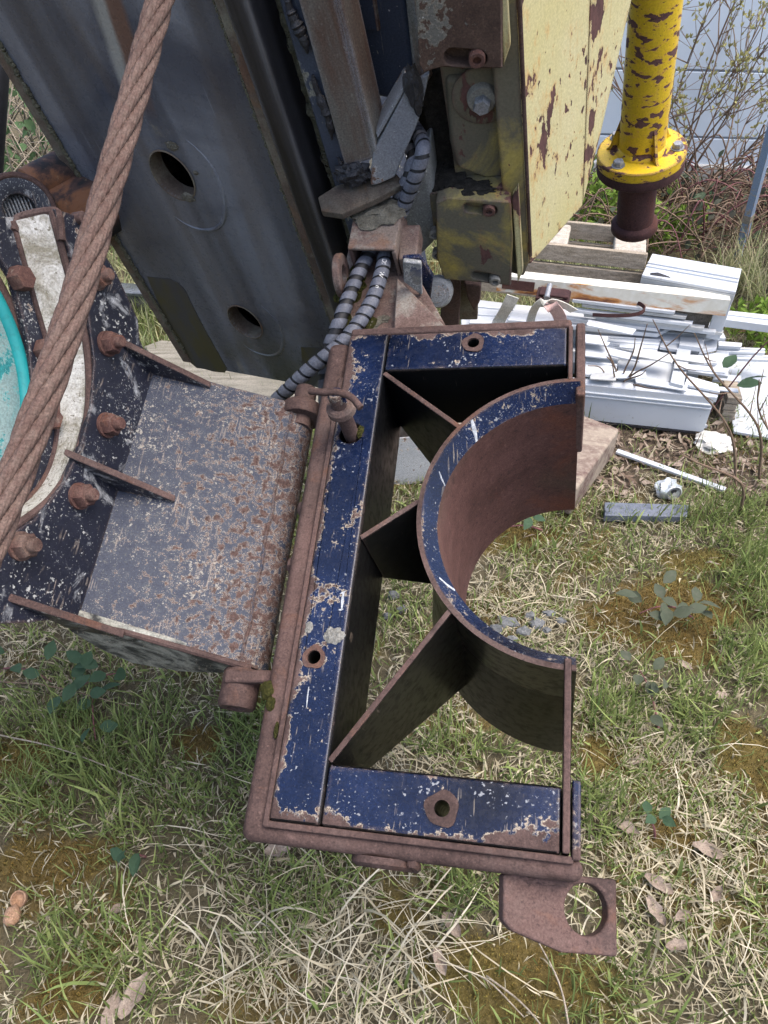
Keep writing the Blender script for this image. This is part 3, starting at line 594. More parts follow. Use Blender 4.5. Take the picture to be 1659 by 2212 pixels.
# flange standing up at the left, with ring, bolts and gussets
ang = 52.; FLG = Fr(J.w(-.287, 0, .001), -(J.x*math.cos(R(ang))-J.z*math.sin(R(ang))), J.y)     # x runs up and left, y away, z ...
if FLG.z@(CO-FLG.o) < 0: pass
sgn = 1 if FLG.z@(CO-FLG.o) > 0 else -1
outl = [(330, 812), (296, 735), (292, 690), (245, 590), (168, 470), (110, 452), (150, 560), (185, 690), (197, 780), (190, 880), (170, 960), (130, 1045), (70, 1120), (0, 1165), (-60, 1185), (-60, 1350), (60, 1345), (165, 1330)]
FP = FLG.pts(outl)
flg = mk('flange', *prism(FLG, FP, -.006, .006), m_flange, jaw, bevel=.0015)
for u, v in ((230, 743), (229, 919), (170, 1072), (43, 1180), (330-125, 600)):
    x, y = FLG.px(u, v, .006*sgn); p = FLG.w(x, y, .006*sgn); d = FLG.z*sgn
    mk('bolt', *hexhead(p+d*.003, d, .030, .017, [([(.0195, -.003), (.0195, .001)], 24), ([(.0095, .015), (.0095, .026), (.008, .028)], 16)], spin=.3+u*.1), m_bolt, jaw)
for (u0, v0), (u1, v1) in (((292, 741), (455, 832)), ((185, 985), (378, 1078)), ((62, 1295), (268, 1370))):
    ex, ey = J.px(u1, v1, .004); gf = Fr(J.w(0, ey, 0), J.x, J.z); tx, tz = gf.px(u0, v0); hgt_ = max(tz, .02)
    kx_ = -.288-hgt_*math.cos(R(ang))/math.sin(R(ang)); top = J.w(kx_+.005, ey, hgt_); root = J.w(-.287, ey, 0); end = J.w(ex, ey, 0)
    th = .0055; V = []
    end2 = J.w(ex, ey, .006)
    for P in (root, top, end2, end):
        V += [P-J.y*th, P+J.y*th]
    F = [[0, 2, 4, 6], [1, 7, 5, 3], [2, 3, 5, 4], [4, 5, 7, 6], [6, 7, 1, 0], [0, 1, 3, 2]]
    mk('gusset', V, F, [m_flange, m_rust], jaw, mi=[0, 0, 1, 1, 1, 1], bevel=.002)
# white half ring between the flanges
Wl = [(28, 478), (72, 640), (106, 760), (124, 860), (120, 960), (92, 1040), (34, 1100), (-46, 1140)]
Wr = [(112, 458), (150, 600), (182, 720), (192, 820), (186, 910), (158, 1000), (105, 1080), (20, 1145)]
def strip(L, Rr, dl, dr, n=6, th=.008):
    A = spline([FLG.w(*FLG.px(u, v, dl), dl) for u, v in L], n); B = spline([FLG.w(*FLG.px(u, v, dr), dr) for u, v in Rr], n); V = []; F = []; m_ = []
    k = len(A)
    for i in range(k):
        a, b = A[i], B[i]; t = (A[min(i+1, k-1)]-A[max(i-1, 0)]); nn = unit(np.cross(b-a, t)); nn = nn if nn@(CO-a) > 0 else -nn
        V += [a, b, b-nn*th, a-nn*th]
    for i in range(k-1):
        for j in range(4): F.append([i*4+j, i*4+(j+1) % 4, i*4+4+(j+1) % 4, i*4+4+j])
    F += [[3, 2, 1, 0], [k*4-4, k*4-3, k*4-2, k*4-1]]
    return V, F, A, B
V, F, A, B = strip(Wl, Wr, -.045*sgn, -.002*sgn)
mk('ring_liner', V, F, m_white, jaw, smooth=50)
mk('ring_rim', *tube(B+0*B, .0052, 8), m_rust, jaw)
mk('ring_rim', *tube(A, .004, 8), m_rust, jaw)
capq = [FLG.w(*FLG.px(u, v, d), d) for (u, v), d in (((42, 470), -.045*sgn), ((112, 456), -.003*sgn))]
e1 = [capq[0], capq[1], FLG.w(*FLG.px(130, 462, .005*sgn), .005*sgn)]
mk('end_cap', *tube(spline([FLG.w(*FLG.px(30, 500, -.045*sgn), -.045*sgn), capq[0], capq[1], FLG.w(*FLG.px(128, 470, .004*sgn), .004*sgn), FLG.w(*FLG.px(133, 520, .004*sgn), .004*sgn)], 6), .006, 8), m_rust, jaw)
pp = FLG.w(*FLG.px(140, 478, -.02*sgn), -.02*sgn); mk('stud', *lathe(pp, FLG.z*sgn+.6*M.x, [(.006, 0), (.006, .018), (.0095, .019), (.0095, .034), (.007, .036)], 16), m_rust, jaw)
# opposite flange of the ring (further left) with its bolts
F2 = FLG.sub(0, 0, -.052*sgn)
o2 = [(60, 470), (105, 640), (135, 760), (150, 870), (140, 980), (95, 1070), (20, 1130), (-80, 1150), (-80, 1110), (0, 1060), (45, 980), (66, 860), (55, 740), (20, 600), (-30, 520), (-30, 470)]
mk('back_flange', *prism(F2, F2.pts(o2), -.006, .006), m_flange, jaw, bevel=.0015)
for u, v in ((36, 604), (92, 760), (96, 905)):
    x, y = F2.px(u, v, .006*sgn); p = F2.w(x, y, .006*sgn); mk('bolt', *hexhead(p, F2.z*sgn, .032, .02, spin=.5), m_bolt, jaw)
# ------------------------------------------------------------------ teal sheave at the left edge
F3 = FLG.sub(0, 0, -.055*sgn); cxy = np.array(F3.px(-330, 800)); edge = np.array(F3.px(57, 800)); rr = float(np.linalg.norm(edge-cxy))
sh = thing('rope_sheave', 'peeling teal-painted rope sheave at the left edge behind the wire rope', 'sheave', F3, F3.w(*cxy, -.03))
ax = F3.z*sgn
mk('sheave_disc', *lathe(F3.w(*cxy, -.02*sgn), ax, [(rr*.2, 0), (rr*.93, .004), (rr*.97, .012), (rr*.94, .017), (rr*.80, .019), (rr*.3, .021), (rr*.28, .03), (rr*.12, .032)], 80), [m_teal], sh)
mk('sheave_rim', *tube(np.array([F3.w(cxy[0]+rr*.985*math.cos(t), cxy[1]+rr*.985*math.sin(t), -.006*sgn) for t in np.linspace(0, 2*math.pi, 120)]), .011, 12, False), m_tealclean, sh)
mk('guard_rim', *tube(np.array([F3.w(cxy[0]+rr*1.065*math.cos(t), cxy[1]+rr*1.065*math.sin(t), -.012*sgn) for t in np.linspace(0, 2*math.pi, 120)]), .010, 10, False), m_rust, sh)
# ------------------------------------------------------------------ wire rope
rp = spline([at(u, v, d) for u, v, d in ((395, -160, .86), (346, 0, .80), (255, 330, .735), (167, 640, .68), (80, 900, .635), (-5, 1130, .60), (-85, 1330, .565))], 14)
P, s = resample(rp, .0022); T, X, Y = frames(P)
rope = thing('wire_rope', 'thick rusty twisted wire rope crossing in front of the mast', 'rope', WF, P[-1]); RS, LAY = .0094, .29
for k in range(6):
    ph = 2*math.pi*k/6-2*math.pi*s/LAY*-1; C = P+(X*np.cos(ph)[:, None]+Y*np.sin(ph)[:, None])*.0092
    T2, X2, Y2 = frames(C); nn = 27; a = np.arange(nn)*2*math.pi/nn; tw = s/.075*2*math.pi
    rad = RS*.5*2*.5*1.0+0*s; rr_ = .0049*(1+.13*np.cos(9*a[None, :]))
    aa = a[None, :]-tw[:, None]*.55
    V = (C[:, None]+(X2[:, None]*np.cos(aa)[:, :, None]+Y2[:, None]*np.sin(aa)[:, :, None])*rr_[:, :, None]).reshape(-1, 3)
    F = [[i*nn+j, i*nn+(j+1) % nn, (i+1)*nn+(j+1) % nn, (i+1)*nn+j] for i in range(len(P)-1) for j in range(nn)]
    mk('strand', V, F, m_rope, rope, smooth=180)
mk('rope_core', *tube(P[::6], .0060, 8), m_rope, rope)
# ------------------------------------------------------------------ leaning mast (frame K: x across the panel, y up the mast, z towards viewer)
kax = unit(-ray(1254, 2180)); kn_ = np.cross(ray(416, 790), ray(690, 838)); kx = unit(np.cross(kn_, kax)); kx = kx if kx[0] > 0 else -kx
KS = 2.13/1.9                               # the mast's unit: its drawing was measured for a 0.48-wide web
class FrS(Fr):
    def px(s, u, v, d=0.): r = Fr.px(s, u, v, d*KS); return (r[0]/KS, r[1]/KS)
    def w(s, x, y, z=0.): return Fr.w(s, x*KS, y*KS, z*KS)
    def W(s, a): return Fr.W(s, np.asarray(a, float)*KS)
    def sub(s, x, y, z): return FrS(s.w(x, y, z), s.x, s.y)
K = FrS(at(416, 790, 2.13), kx, kax)
KM = Fr(K.o, K.x, -K.z)                     # same place, z up the mast (material streaks run along it)
TOP = 2.3
mast = thing('leader_mast', 'big leaning dark grey-blue steel mast with two oval holes', 'mast', KM)
H1, H2 = K.px(373, 379), K.px(530, 695)
PW = .480
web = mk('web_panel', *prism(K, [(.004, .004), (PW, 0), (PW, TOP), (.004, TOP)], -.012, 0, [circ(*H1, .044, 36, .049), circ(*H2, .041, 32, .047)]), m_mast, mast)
for (hx, hy), rx, ry in ((H1, .044, .049), (H2, .041, .047)):
    V = []; F = []; n = 40
    for i in range(n):
        t = 2*math.pi*i/n
        for r_, z in ((1.06, .0015), (1.0, .003), (.985, -.035), (1.1, -.035)): V.append(K.w(hx+rx*r_*math.cos(t), hy+ry*r_*math.sin(t), z))
    for i in range(n):
        for j in range(3): F.append([i*4+j, ((i+1) % n)*4+j, ((i+1) % n)*4+j+1, i*4+j+1])
    mk('hole_collar', V, F, m_mastedge, mast, smooth=60)
    sc_ = 1.0 if rx > .043 else .86
    ov = [K.w(hx+.012+.090*sc_*math.cos(t)*(1+.03*math.sin(3*t)), hy-.012+.105*sc_*math.sin(t), -.0015) for t in np.linspace(-2.3, .9, 40)]
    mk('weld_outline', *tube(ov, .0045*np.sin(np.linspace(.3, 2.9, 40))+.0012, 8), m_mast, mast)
for u, v, rx, rz, sd_ in ((408, 425, .015, .004, 1), (423, 372, .006, .003, 2), (372, 314, .014, .002, 7)):
    x, y = K.px(u, v); mk('mud_crust', *lump(K.w(x, y, .001), rx, rx*.7, rz, K, sd_, 4, .25), m_mud, mast)
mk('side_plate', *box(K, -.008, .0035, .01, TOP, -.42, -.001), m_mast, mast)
mk('top_light_cap', *box(K, .004, PW, TOP-.02, TOP-.005, -.42, -.013), m_mast, mast)  # unseen cap added to keep light out of the mast's holes
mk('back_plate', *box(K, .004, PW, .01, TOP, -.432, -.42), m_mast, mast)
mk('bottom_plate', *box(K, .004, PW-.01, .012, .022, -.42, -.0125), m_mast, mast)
mk('inner_plate', *box(K, PW+.001, PW+.012, .005, TOP, -.43, -.02), m_bluegrey, mast)
mk('edge_strip', *box(K, -.020, .006, .015, TOP, -.012, .005), m_mastedge, mast, bevel=.003)
g = np.random.default_rng(5)
def crust(x, y0, y1, z, r_, n, name='mud_crust', mat=None):
    P = np.array([K.w(x+g.normal(0, .0015), y, z) for y in np.linspace(y0, y1, n)]); rr_ = r_*(.45+np.convolve(g.random(n+8)*(1+1.2*(g.random(n+8) > .85)), np.ones(5)/5, 'same')[4:-4]); mk(name, *tube(P, rr_, 7), mat or m_mudgreen, mast)
crust(.006, .05, .95, .003, .0042, 420); crust(PW-.001, .03, 1., .001, .0036, 440)
# rub rail and recessed channel on the right of the panel
mk('rail_edge', *box(K, PW+.0015, .5015, .09, TOP, -.02, .006), m_mastedge, mast, bevel=.003)
mk('rub_rail', *box(K, .502, .543, .15, TOP, -.06, .014), m_rail, mast, bevel=.006, seg=3)
mk('channel_floor', *box(K, .5435, .60, .30, TOP, -.07, -.05), m_mudgreen, mast)
mk('channel_wall', *box(K, .575, .612, .32, TOP, -.049, -.012), m_bluegrey, mast, bevel=.006)
crust(.556, .33, .95, -.048, .011, 240, 'mud_fill')
for y0, y1, x in ((.62, .72, .603), (.75, .83, .598), (.86, .95, .594), (.50, .59, .606)):
    P = np.array([K.w(x+.004*math.sin(y*60), y, -.006) for y in np.linspace(y0, y1, 24)]); mk('grease_streak', *tube(P, .009*np.sin(np.linspace(.25, 2.9, 24))*(.7+.6*g.random(24)), 8), m_targap, mast)
# masking-tape coloured patch outlines low on the panel
m_ = NT('olive undercoat'); a_ = m_.noise(16, 5, .65, m_.map((1, 1, .35)), .5); col_ = m_.mix(m_.step(a_, .40, .58), (.040, .042, .048), (.052, .047, .020)); m_olive = m_.done(col_, .45, a_, .2, .002)
for L in ([(318, 598), (345, 601), (368, 603), (385, 612), (398, 625), (430, 690), (462, 748), (490, 797), (486, 805), (462, 803), (440, 797), (425, 795), (405, 778), (372, 717), (340, 650)], [(650, 750), (700, 752), (706, 800), (672, 840), (655, 830)]):
    mk('paint_patch', *prism(K, K.pts(L, .0012), -.001, .0012), m_olive, web)
# ------------------------------------------------------------------ rusty guide angle with a V-shaped foot
ang_t = thing('guide_angle', 'rust-streaked grey steel guide angle ending in a V beside the mast', 'guide angle', KM, K.w(.65, .6, 0))
mk('front_leg', *prism(K, [(.614, .575), (.672, .595), (.674, TOP), (.616, TOP)], -.010, 0), m_angle, ang_t, bevel=.004)
mk('side_leg', *prism(Fr(K.w(.674, 0, 0), K.z, K.y), [(-.055, .60*KS), (0, .60*KS), (0, TOP), (-.055, TOP)], -.006, .004), m_angle, ang_t, bevel=.003)
VF = Fr(K.w(.676, .6, .0), K.x*.90+K.z*-.42, K.y)
dg = VF.pts([(806, 330), (818, 305), (886, 176), (905, 172), (929, 157), (905, 260), (853, 383), (820, 398), (800, 400)])
mk('diagonal_plate', *prism(VF, dg, -.012, 0), m_angle2, ang_t, bevel=.003)
lip = VF.pts([(816, 300), (884, 178), (876, 176), (812, 288)]); mk('diagonal_lip', *prism(VF, lip, -.05, .001), m_angle2, ang_t, bevel=.002)
gx, gy = K.px(765, 372); mk('grease_block', *lump(K.w(gx, gy, .004), .034, .021, .020, K, 21, 4, .30), m_targap, ang_t)
bx_, by_ = K.px(935, 190, -.05); mk('grease_smear', *lump(VF.w(*VF.px(893, 190), .004), .012, .035, .008, VF, 23, 3, .4), m_targap, ang_t)
m_foot = rusty('grimy foot plate', (.045, .036, .030), (.085, .070, .056), (.060, .038, .030), sc=24, dust=(.10, .095, .08), dustamt=.52)
fp = [(686, 425), (725, 400), (858, 375), (872, 395), (820, 425), (738, 462), (694, 455)]
FPF = Fr(M.w(0, 0, M.z@(K.w(.67, .55, -.02)-M.o)), M.x, M.y)
mk('foot_plate', *prism(FPF, FPF.pts(fp), -.014, 0), m_foot, ang_t, bevel=.003)
# old blue casting behind the V
cast = thing('blue_casting', 'dirty dark blue casting hanging inside the V of the guide angle', 'casting', KM, K.w(.8, .7, -.12))
CF_ = K.sub(0, 0, -.10); cp = CF_.pts([(750, -60), (865, -60), (893, 150), (880, 195), (830, 215), (785, 205), (775, 120)])
mk('casting_body', *prism(CF_, cp, -.05, 0), m_bluegrey, cast, bevel=.016, seg=4)
cp2 = CF_.pts([(755, -60), (800, -60), (814, 64), (757, 66)], .004); mk('cover_plate', *prism(CF_, cp2, -.002, .005), m_bluegrey, cast, bevel=.001)
cp3 = CF_.pts([(796, -60), (801, -60), (819, 66), (815, 66)], .006); mk('rust_edge', *prism(CF_, cp3, 0, .007), m_rustdust, cast)
cp4 = CF_.pts([(868, -60), (886, -60), (915, 150), (928, 172), (905, 195), (890, 150)], .02); mk('side_bar', *prism(CF_, cp4, -.04, .02), m_angle, cast, bevel=.005)
mk('dark_backing', *box(K, .613, .80, .33, TOP, -.26, -.24), m_gritvoid, cast)  # black sheet closing the opening behind the casting
# ------------------------------------------------------------------ hose guide bracket between mast and clamp
hb = thing('hose_guide', 'rusty channel-shaped hose guide capped with grey dried mud', 'hose guide', M, M.w(-.05, .36, -.06))
G0 = M.sub(0, 0, .012); tq = G0.pts([(768, 436), (872, 444), (852, 538), (750, 536)])
mk('channel_top', *prism(G0, tq, -.007, 0), m_rustdust, hb, bevel=.003)
def wallq(p, q, name, mat, h=.062, th=.007, sl=.0):
    p = np.array(p); q = np.array(q); d = unit(q-p); n = np.array([-d[1], d[0]])*th
    mk(name, *prism(G0, [tuple(p), tuple(q), tuple(q+n), tuple(p+n)], -h, -.0072), mat, hb, bevel=.002)
wallq(tq[2], tq[1], 'channel_wall', m_rustdust, .075); wallq(tq[0], tq[3], 'channel_wall', m_rust, .075)
cx_, cy_ = np.mean([G0.px(768, 440), G0.px(868, 448), G0.px(855, 478), G0.px(765, 480)], 0)
mk('mud_cap', *lump(G0.w(cx_, cy_+.004, .001), .047, .036, .010, G0, 31, 4, .30), m_mud, hb)
G1 = M.sub(0, 0, -.055)
mk('base_plate', *prism(G1, G1.pts([(752, 535), (862, 520), (905, 600), (965, 705), (848, 714), (735, 822), (722, 700)]), -.012, 0), m_rustdust, hb, bevel=.003)
for u, v, rx, ry, sd_ in ((770, 610, .016, .045, 41), (745, 690, .012, .03, 42), (735, 640, .010, .02, 43), (795, 700, .014, .02, 44), (770, 735, .018, .01, 45)):
    x, y = G1.px(u, v); mk('moss_clump', *lump(G1.w(x, y, .003), rx, ry, .008, G1, sd_, 3, .4), m_moss, hb)
for u, v, r_ in ((800, 700, .02), (830, 690, .012), (765, 712, .016), (795, 760, .014)):
    x, y = G1.px(u, v); mk('dirt_clod', *lump(G1.w(x, y, .0), r_, r_*.7, r_*.3, G1, int(u), 3, .4), m_mud, hb)
gu = [(857, 598), (962, 704), (850, 712)]; G2 = M.sub(0, 0, -.035); mk('gusset', *prism(G2, G2.pts(gu), -.012, 0), m_rustdust, hb, bevel=.003)
G3 = M.sub(0, 0, -.012); mk('stop_block', *prism(G3, G3.pts([(864, 485), (908, 484), (898, 563), (860, 560)]), -.038, 0), m_rustdust, hb, bevel=.004)
fx = MB(M.px(905, 600, -.05)[1]); mk('stop_plate', *prism(fx, fx.pts([(868, 560), (908, 556), (936, 600), (930, 650), (916, 690), (890, 640)]), -.012, 0), m_blue, hb, bevel=.003)
fx2 = MB(.46); mk('upright_plate', *prism(fx2, fx2.pts([(870, 565), (910, 570), (912, 640), (872, 610)]), -.01, 0), m_greycast, hb, bevel=.003)
EA = MA(M.px(733, 600, -.02)[0]); ec = EA.px(738, 597); er = .038
mk('lifting_eye', *prism(EA, circ(*ec, er, 32, er*1.15), -.007, .007, [circ(ec[0]+.002, ec[1], er*.40, 24, er*.55)]), m_rustdust, hb, bevel=.004, seg=3)
# grey limed casting right of the hoses
gc = thing('grey_casting', 'lime-crusted grey casting between the hoses and the yellow clamp block', 'casting', M, M.w(0, .62, -.2))
GC = MB(.66); gcp = GC.pts([(880, 400), (925, 330), (938, 420), (945, 495), (935, 530), (905, 560), (885, 585), (870, 520), (865, 450)])
mk('casting_body', *prism(GC, gcp, -.09, 0), m_greycast, gc, bevel=.014, seg=4)
for u, v in ((940, 498), (946, 542)):
    p = MB(.655).w(*MB(.655).px(u, v)); mk('cap_screw', *lathe(p, -M.y+.1*M.z, [(.011, 0), (.011, .014), (.0085, .016), (.006, .016), (.006, .010)], 20), m_greybolt, gc)
hubp = MB(.60).w(*MB(.60).px(945, 655)); mk('white_hub', *lathe(hubp+M.y*.04, -M.y+M.z*.55, [(.030, 0), (.032, .01), (.032, .03), (.027, .036), (.019, .036), (.018, .039), (.004, .040)], 32), m_galv, gc)
# ------------------------------------------------------------------ hydraulic hoses with spiral guards
def hose(name, label, pts, guard=True, r=.0112, pitch=.021, wd=.0165):
    P, s = resample(spline([M.w(*M.px(u, v, c), c) for u, v, c in pts], 12), .003)
    t = thing(name, label, 'hose', WF, P[-1], 'spiral-wrapped hydraulic hoses'); mk('rubber_hose', *tube(P[::2], r, 16), m_rubber, t)
    T, X, Y = frames(P); L = s[-1]; n = int(L/pitch*20); V = []; F = []
    for i in range(n+1):
        th = 2*math.pi*i/20; sc_ = pitch*i/20
        for k in range(5):
            q = sc_+(k/4-.5)*wd; q = min(max(q, 0), L); x = np.array([np.interp(q, s, P[:, j]) for j in range(3)])
            X_ = np.array([np.interp(q, s, X[:, j]) for j in range(3)]); Y_ = np.array([np.interp(q, s, Y[:, j]) for j in range(3)])
            rr = r+(.0024 if 0 < k < 4 else .0019); V.append(x+(X_*math.cos(th)+Y_*math.sin(th))*rr)
    for i in range(n):
        for k in range(4): F.append([i*5+k, i*5+k+1, i*5+6+k, i*5+5+k])
    mk('spiral_guard', V, F, m_guard, t, smooth=60); return t, P, s
h1, P1, s1 = hose('hydraulic_hose', 'spiral-wrapped hose in front, running down-left to the jaw\'s rolled edge', [(850, 225, .0), (888, 268, .06), (913, 312, .105), (905, 360, .085), (882, 420, .035), (858, 480, -.018), (836, 530, -.022), (824, 590, -.024), (798, 660, -.030), (745, 735, -.036), (670, 797, -.06), (600, 862, -.11), (540, 918, -.16)])
h2, P2, s2 = hose('hydraulic_hose', 'spiral-wrapped hose behind, dropping straight down beside the locking pin', [(830, 250, -.02), (868, 290, .04), (892, 335, .075), (880, 390, .045), (852, 445, .0), (822, 500, -.024), (795, 552, -.026), (768, 605, -.028), (735, 690, -.036), (708, 765, -.07), (702, 830, -.11), (705, 900, -.15), (706, 980, -.20)], pitch=.027)
# white markings printed on the front hose between the guard turns
def hosetext(t, P, body, d):
    cu = bpy.data.curves.new('print', 'FONT'); cu.body = body; cu.size = .012; cu.align_x = 'CENTER'; cu.align_y = 'CENTER'
    tmp = bpy.data.objects.new('tmp', cu); COL.objects.link(tmp); bpy.context.view_layer.update()
    me = bpy.data.meshes.new_from_object(tmp.evaluated_get(bpy.context.evaluated_depsgraph_get())); n = len(me.vertices)
    a = np.empty(n*3); me.vertices.foreach_get('co', a); a = a.reshape(-1, 3); F = [list(p.vertices) for p in me.polygons]
    bpy.data.objects.remove(tmp); bpy.data.curves.remove(cu)
    i = int(np.argmin(np.linalg.norm(P-np.array(d), axis=1))); T = unit(P[i+2]-P[i-2]); v = unit(CO-P[i]); o = unit(v-T*(v@T)); sx = np.cross(T, o)
    # letters read along the hose, bent round it
    V = []
    for x, y, z in a:
        th = y/.0138; V.append(P[i]+T*x+(o*math.cos(th)+np.cross(o, T)*-math.sin(th)*-1)*.01385)
    mk('printed_mark', V, F, m_whiteprint, t, smooth=0)
for body, (u, v, z) in (('21', (824, 548, 1.285)), ('DI', (822, 575, 1.285)), ('W', (818, 600, 1.285)), ('n', (812, 625, 1.28))): hosetext(h1, P1, body, M.w(*M.px(u, v, -.023), -.023))
# ------------------------------------------------------------------ pale yellow drive housing
yh = thing('drive_housing', 'faded pale-yellow steel housing with rust spots and bolted clamp blocks', 'housing', M, M.w(.18, .7, -.23))
Y0 = MB(.72)
ea, eb = .187, .655; ra, rb = .290, .807; CT = 1.9
# front panel between left edge and right fold
V = [M.w(ea, eb, -.205), M.w(ra, rb, -.205), M.w(ra, rb, CT), M.w(ea, eb, CT)]; PF = Fr(M.w(ea, eb, 0), M.w(ra, rb, 0)-M.w(ea, eb, 0), M.z)
fw = math.hypot(ra-ea, rb-eb)
lo = PF.pts([(1112, 602), (1143, 590), (1180, 530), (1258, 455)])
mk('front_panel', *prism(PF, [(0, PF.px(1143, 575)[1]), (fw, PF.px(1257, 447)[1]), (fw, CT), (0, CT)], -.012, 0), m_pale, yh, bevel=.004)
SF = Fr(M.w(ra, rb, 0), M.x*.55+M.y*.84, M.z)
sp_ = SF.pts([(1257, 445), (1298, 293), (1331, 152), (1366, 0)]); sp_ = [(.0005, sp_[0][1])]+[(max(x, .003), y) for x, y in sp_[1:]]+[(sp_[-1][0]+.12, 1.0), (sp_[-1][0]+.12, CT), (.0005, CT)]
mk('side_panel', *prism(SF, sp_, -.012, -.0005), m_pale, yh, bevel=.004)
lf = [(1131, -40), (1131, 0), (1136, 400), (1143, 575), (1128, 600), (1112, 590), (1108, 400), (1090, 200), (1085, 0)]
EF = MB(.655); mk('edge_panel', *prism(EF, [(EF.px(1075, 300)[0], EF.px(1110, 590)[1]), (ea-.014, EF.px(1128, 600)[1]), (ea-.0005, EF.px(1143, 565)[1]), (ea-.0005, CT), (EF.px(1075, 300)[0], CT)], -.10, -.001), m_yelgrime, yh, bevel=.006)
mk('rust_seam', *tube([M.w(ea+.001, eb+.001, c) for c in np.linspace(-.17, .9, 60)], .0035, 8), m_rust, yh)
mk('inner_face', *box(MB(.70), MB(.70).px(963, 230)[0], EF.px(1075, 300)[0], -.24, CT, -.02, 0), m_yelgrime, yh)
dr = MB(.735).px(915, 230)[0]; mk('void_sheet', *box(MB(.735), dr, dr+.09, -.1, MB(.735).px(930, 100)[1], -.02, 0), m_gritvoid, yh)  # black sheet stands in for the shade between the blocks
# upper clamp block with its slot, screw; lower clamp block
def clampblock(outl, slot, screws, mat, bfront, depth):
    f = MB(bfront); fr = MB(bfront)
    hole = [] if slot is None else [f.px(u, v) for u, v in slot]
    o = mk('clamp_block', *prism(f, f.pts(outl), -depth, 0, []), mat, yh, bevel=.004)
    return o, f
def slot(f, u0, v0, u1, v1, wd, parent):
    a = np.array(f.px(u0, v0)); b = np.array(f.px(u1, v1)); d = unit(b-a); n = np.array([-d[1], d[0]])
    th0 = math.atan2(n[1], n[0]); pts = [tuple(b+wd*np.array((math.cos(th0-t), math.sin(th0-t)))) for t in np.linspace(0, math.pi, 10)]+[tuple(a+wd*np.array((math.cos(th0+math.pi-t), math.sin(th0+math.pi-t)))) for t in np.linspace(0, math.pi, 10)]
    return pts
f63 = MB(.63)
s1_ = slot(f63, 976, 123, 1034, 127, .0125, None)
ub = [(884, -260), (1086, -260), (1086, 149), (985, 148), (955, 146), (938, 150), (915, 158), (905, 140)]
upb = mk('clamp_block', *prism(f63, f63.pts(ub), -.068, 0, [s1_]), m_brownblk, yh, bevel=.003)
mk('slot_floor', *prism(f63, s1_, -.04, -.022), m_brownblk, upb)
blk_r = Fr(M.w(f63.px(1086, 149)[0], .63, 0), M.y, M.z)
mk('block_cheek', *prism(f63, [(f63.px(1087, 149)[0], f63.px(1087, 149)[1]), (f63.px(1087, 149)[0]+.012, f63.px(1087, 149)[1]+.03), (f63.px(1087, 149)[0]+.012, CT), (f63.px(1087, 149)[0], CT)], -.066, -.004), m_pale, yh, bevel=.003)
s2_ = slot(f63, 1015, 449, 1060, 455, .0115, None); s3_ = slot(f63, 1030, 595, 1068, 603, .0115, None)
lbk = [(941, 438), (968, 428), (1104, 437), (1108, 520), (1104, 618), (1010, 608), (960, 604), (944, 560)]
lwb = mk('clamp_block', *prism(f63, f63.pts(lbk), -.030, 0, [s2_, s3_]), m_yelgrime, yh, bevel=.003)
mk('slot_floor', *prism(f63, s2_, -.029, -.018), m_yelgrime, lwb); mk('slot_floor', *prism(f63, s3_, -.029, -.018), m_yelgrime, lwb)
ctop = f63.px(1040, 433)[1]
mk('block_shelf', *box(M, f63.px(940, 430)[0]-.02, f63.px(1104, 437)[0], .661, .735, ctop-.10, ctop-.001), m_yelgrime, lwb, bevel=.003)
mk('block_cheek', *prism(f63, [(f63.px(1105, 437)[0]+.001, f63.px(1105, 437)[1]), (f63.px(1105, 437)[0]+.013, f63.px(1105, 437)[1]+.02), (f63.px(1105, 437)[0]+.013, f63.px(1105, 600)[1]+.01), (f63.px(1105, 437)[0]+.001, f63.px(1105, 616)[1])], -.09, -.004), m_pale, lwb, bevel=.002)
for u, v, rx, ry, sd_ in ((975, 395, .035, .03, 51), (940, 380, .022, .035, 52), (1010, 410, .045, .02, 53), (965, 350, .02, .03, 54)):
    x, y = M.sub(0, 0, ctop).px(u, v); mk('grit_heap', *lump(M.w(x, y, ctop), rx, ry, .009, M, sd_, 4, .35), m_gritvoid, lwb)
def capscrew(u, v, b, r_, L, mat, par):
    f = MB(b); p = f.w(*f.px(u, v)); d = -M.y+.05*M.x
    mk('cap_screw', *lathe(p+M.y*.02, d, [(r_*.9, 0), (r_, .002), (r_, L+.018), (r_*.9, L+.02), (r_*.52, L+.02), (r_*.50, L+.012), (.001, L+.012)], 24), mat, par)
capscrew(1029, 125, .63, .0125, .008, m_bolt, upb); capscrew(1055, 454, .63, .0115, .006, m_bolt, lwb); capscrew(1068, 606, .63, .0115, .006, m_greybolt, lwb); capscrew(975, 560, .64, .010, .004, m_greybolt, lwb)
# round washer plate and hex bolt in the recess
f70 = MB(.70)
mk('round_cover', *prism(f70, f70.pts([(962, 160), (1075, 155), (1110, 200), (1110, 372), (1060, 378), (985, 350), (972, 300)]), -.03, .012), m_yelgrime, yh, bevel=.010, seg=3)
wp = f70.w(*f70.px(1042, 205, .012), .012)
mk('washer', *lathe(wp, -M.y, [(.050, 0), (.050, .004), (.048, .005)], 48), m_yelgrime, yh); mk('bolt_seat', *lathe(wp-M.y*.004, -M.y, [(.026, 0), (.024, .010), (.022, .012)], 32), m_greybolt, yh)
mk('hex_bolt', *hexhead(wp-M.y*.014-M.z*.003, -M.y, .026, .016, spin=.4), m_zinc, yh)
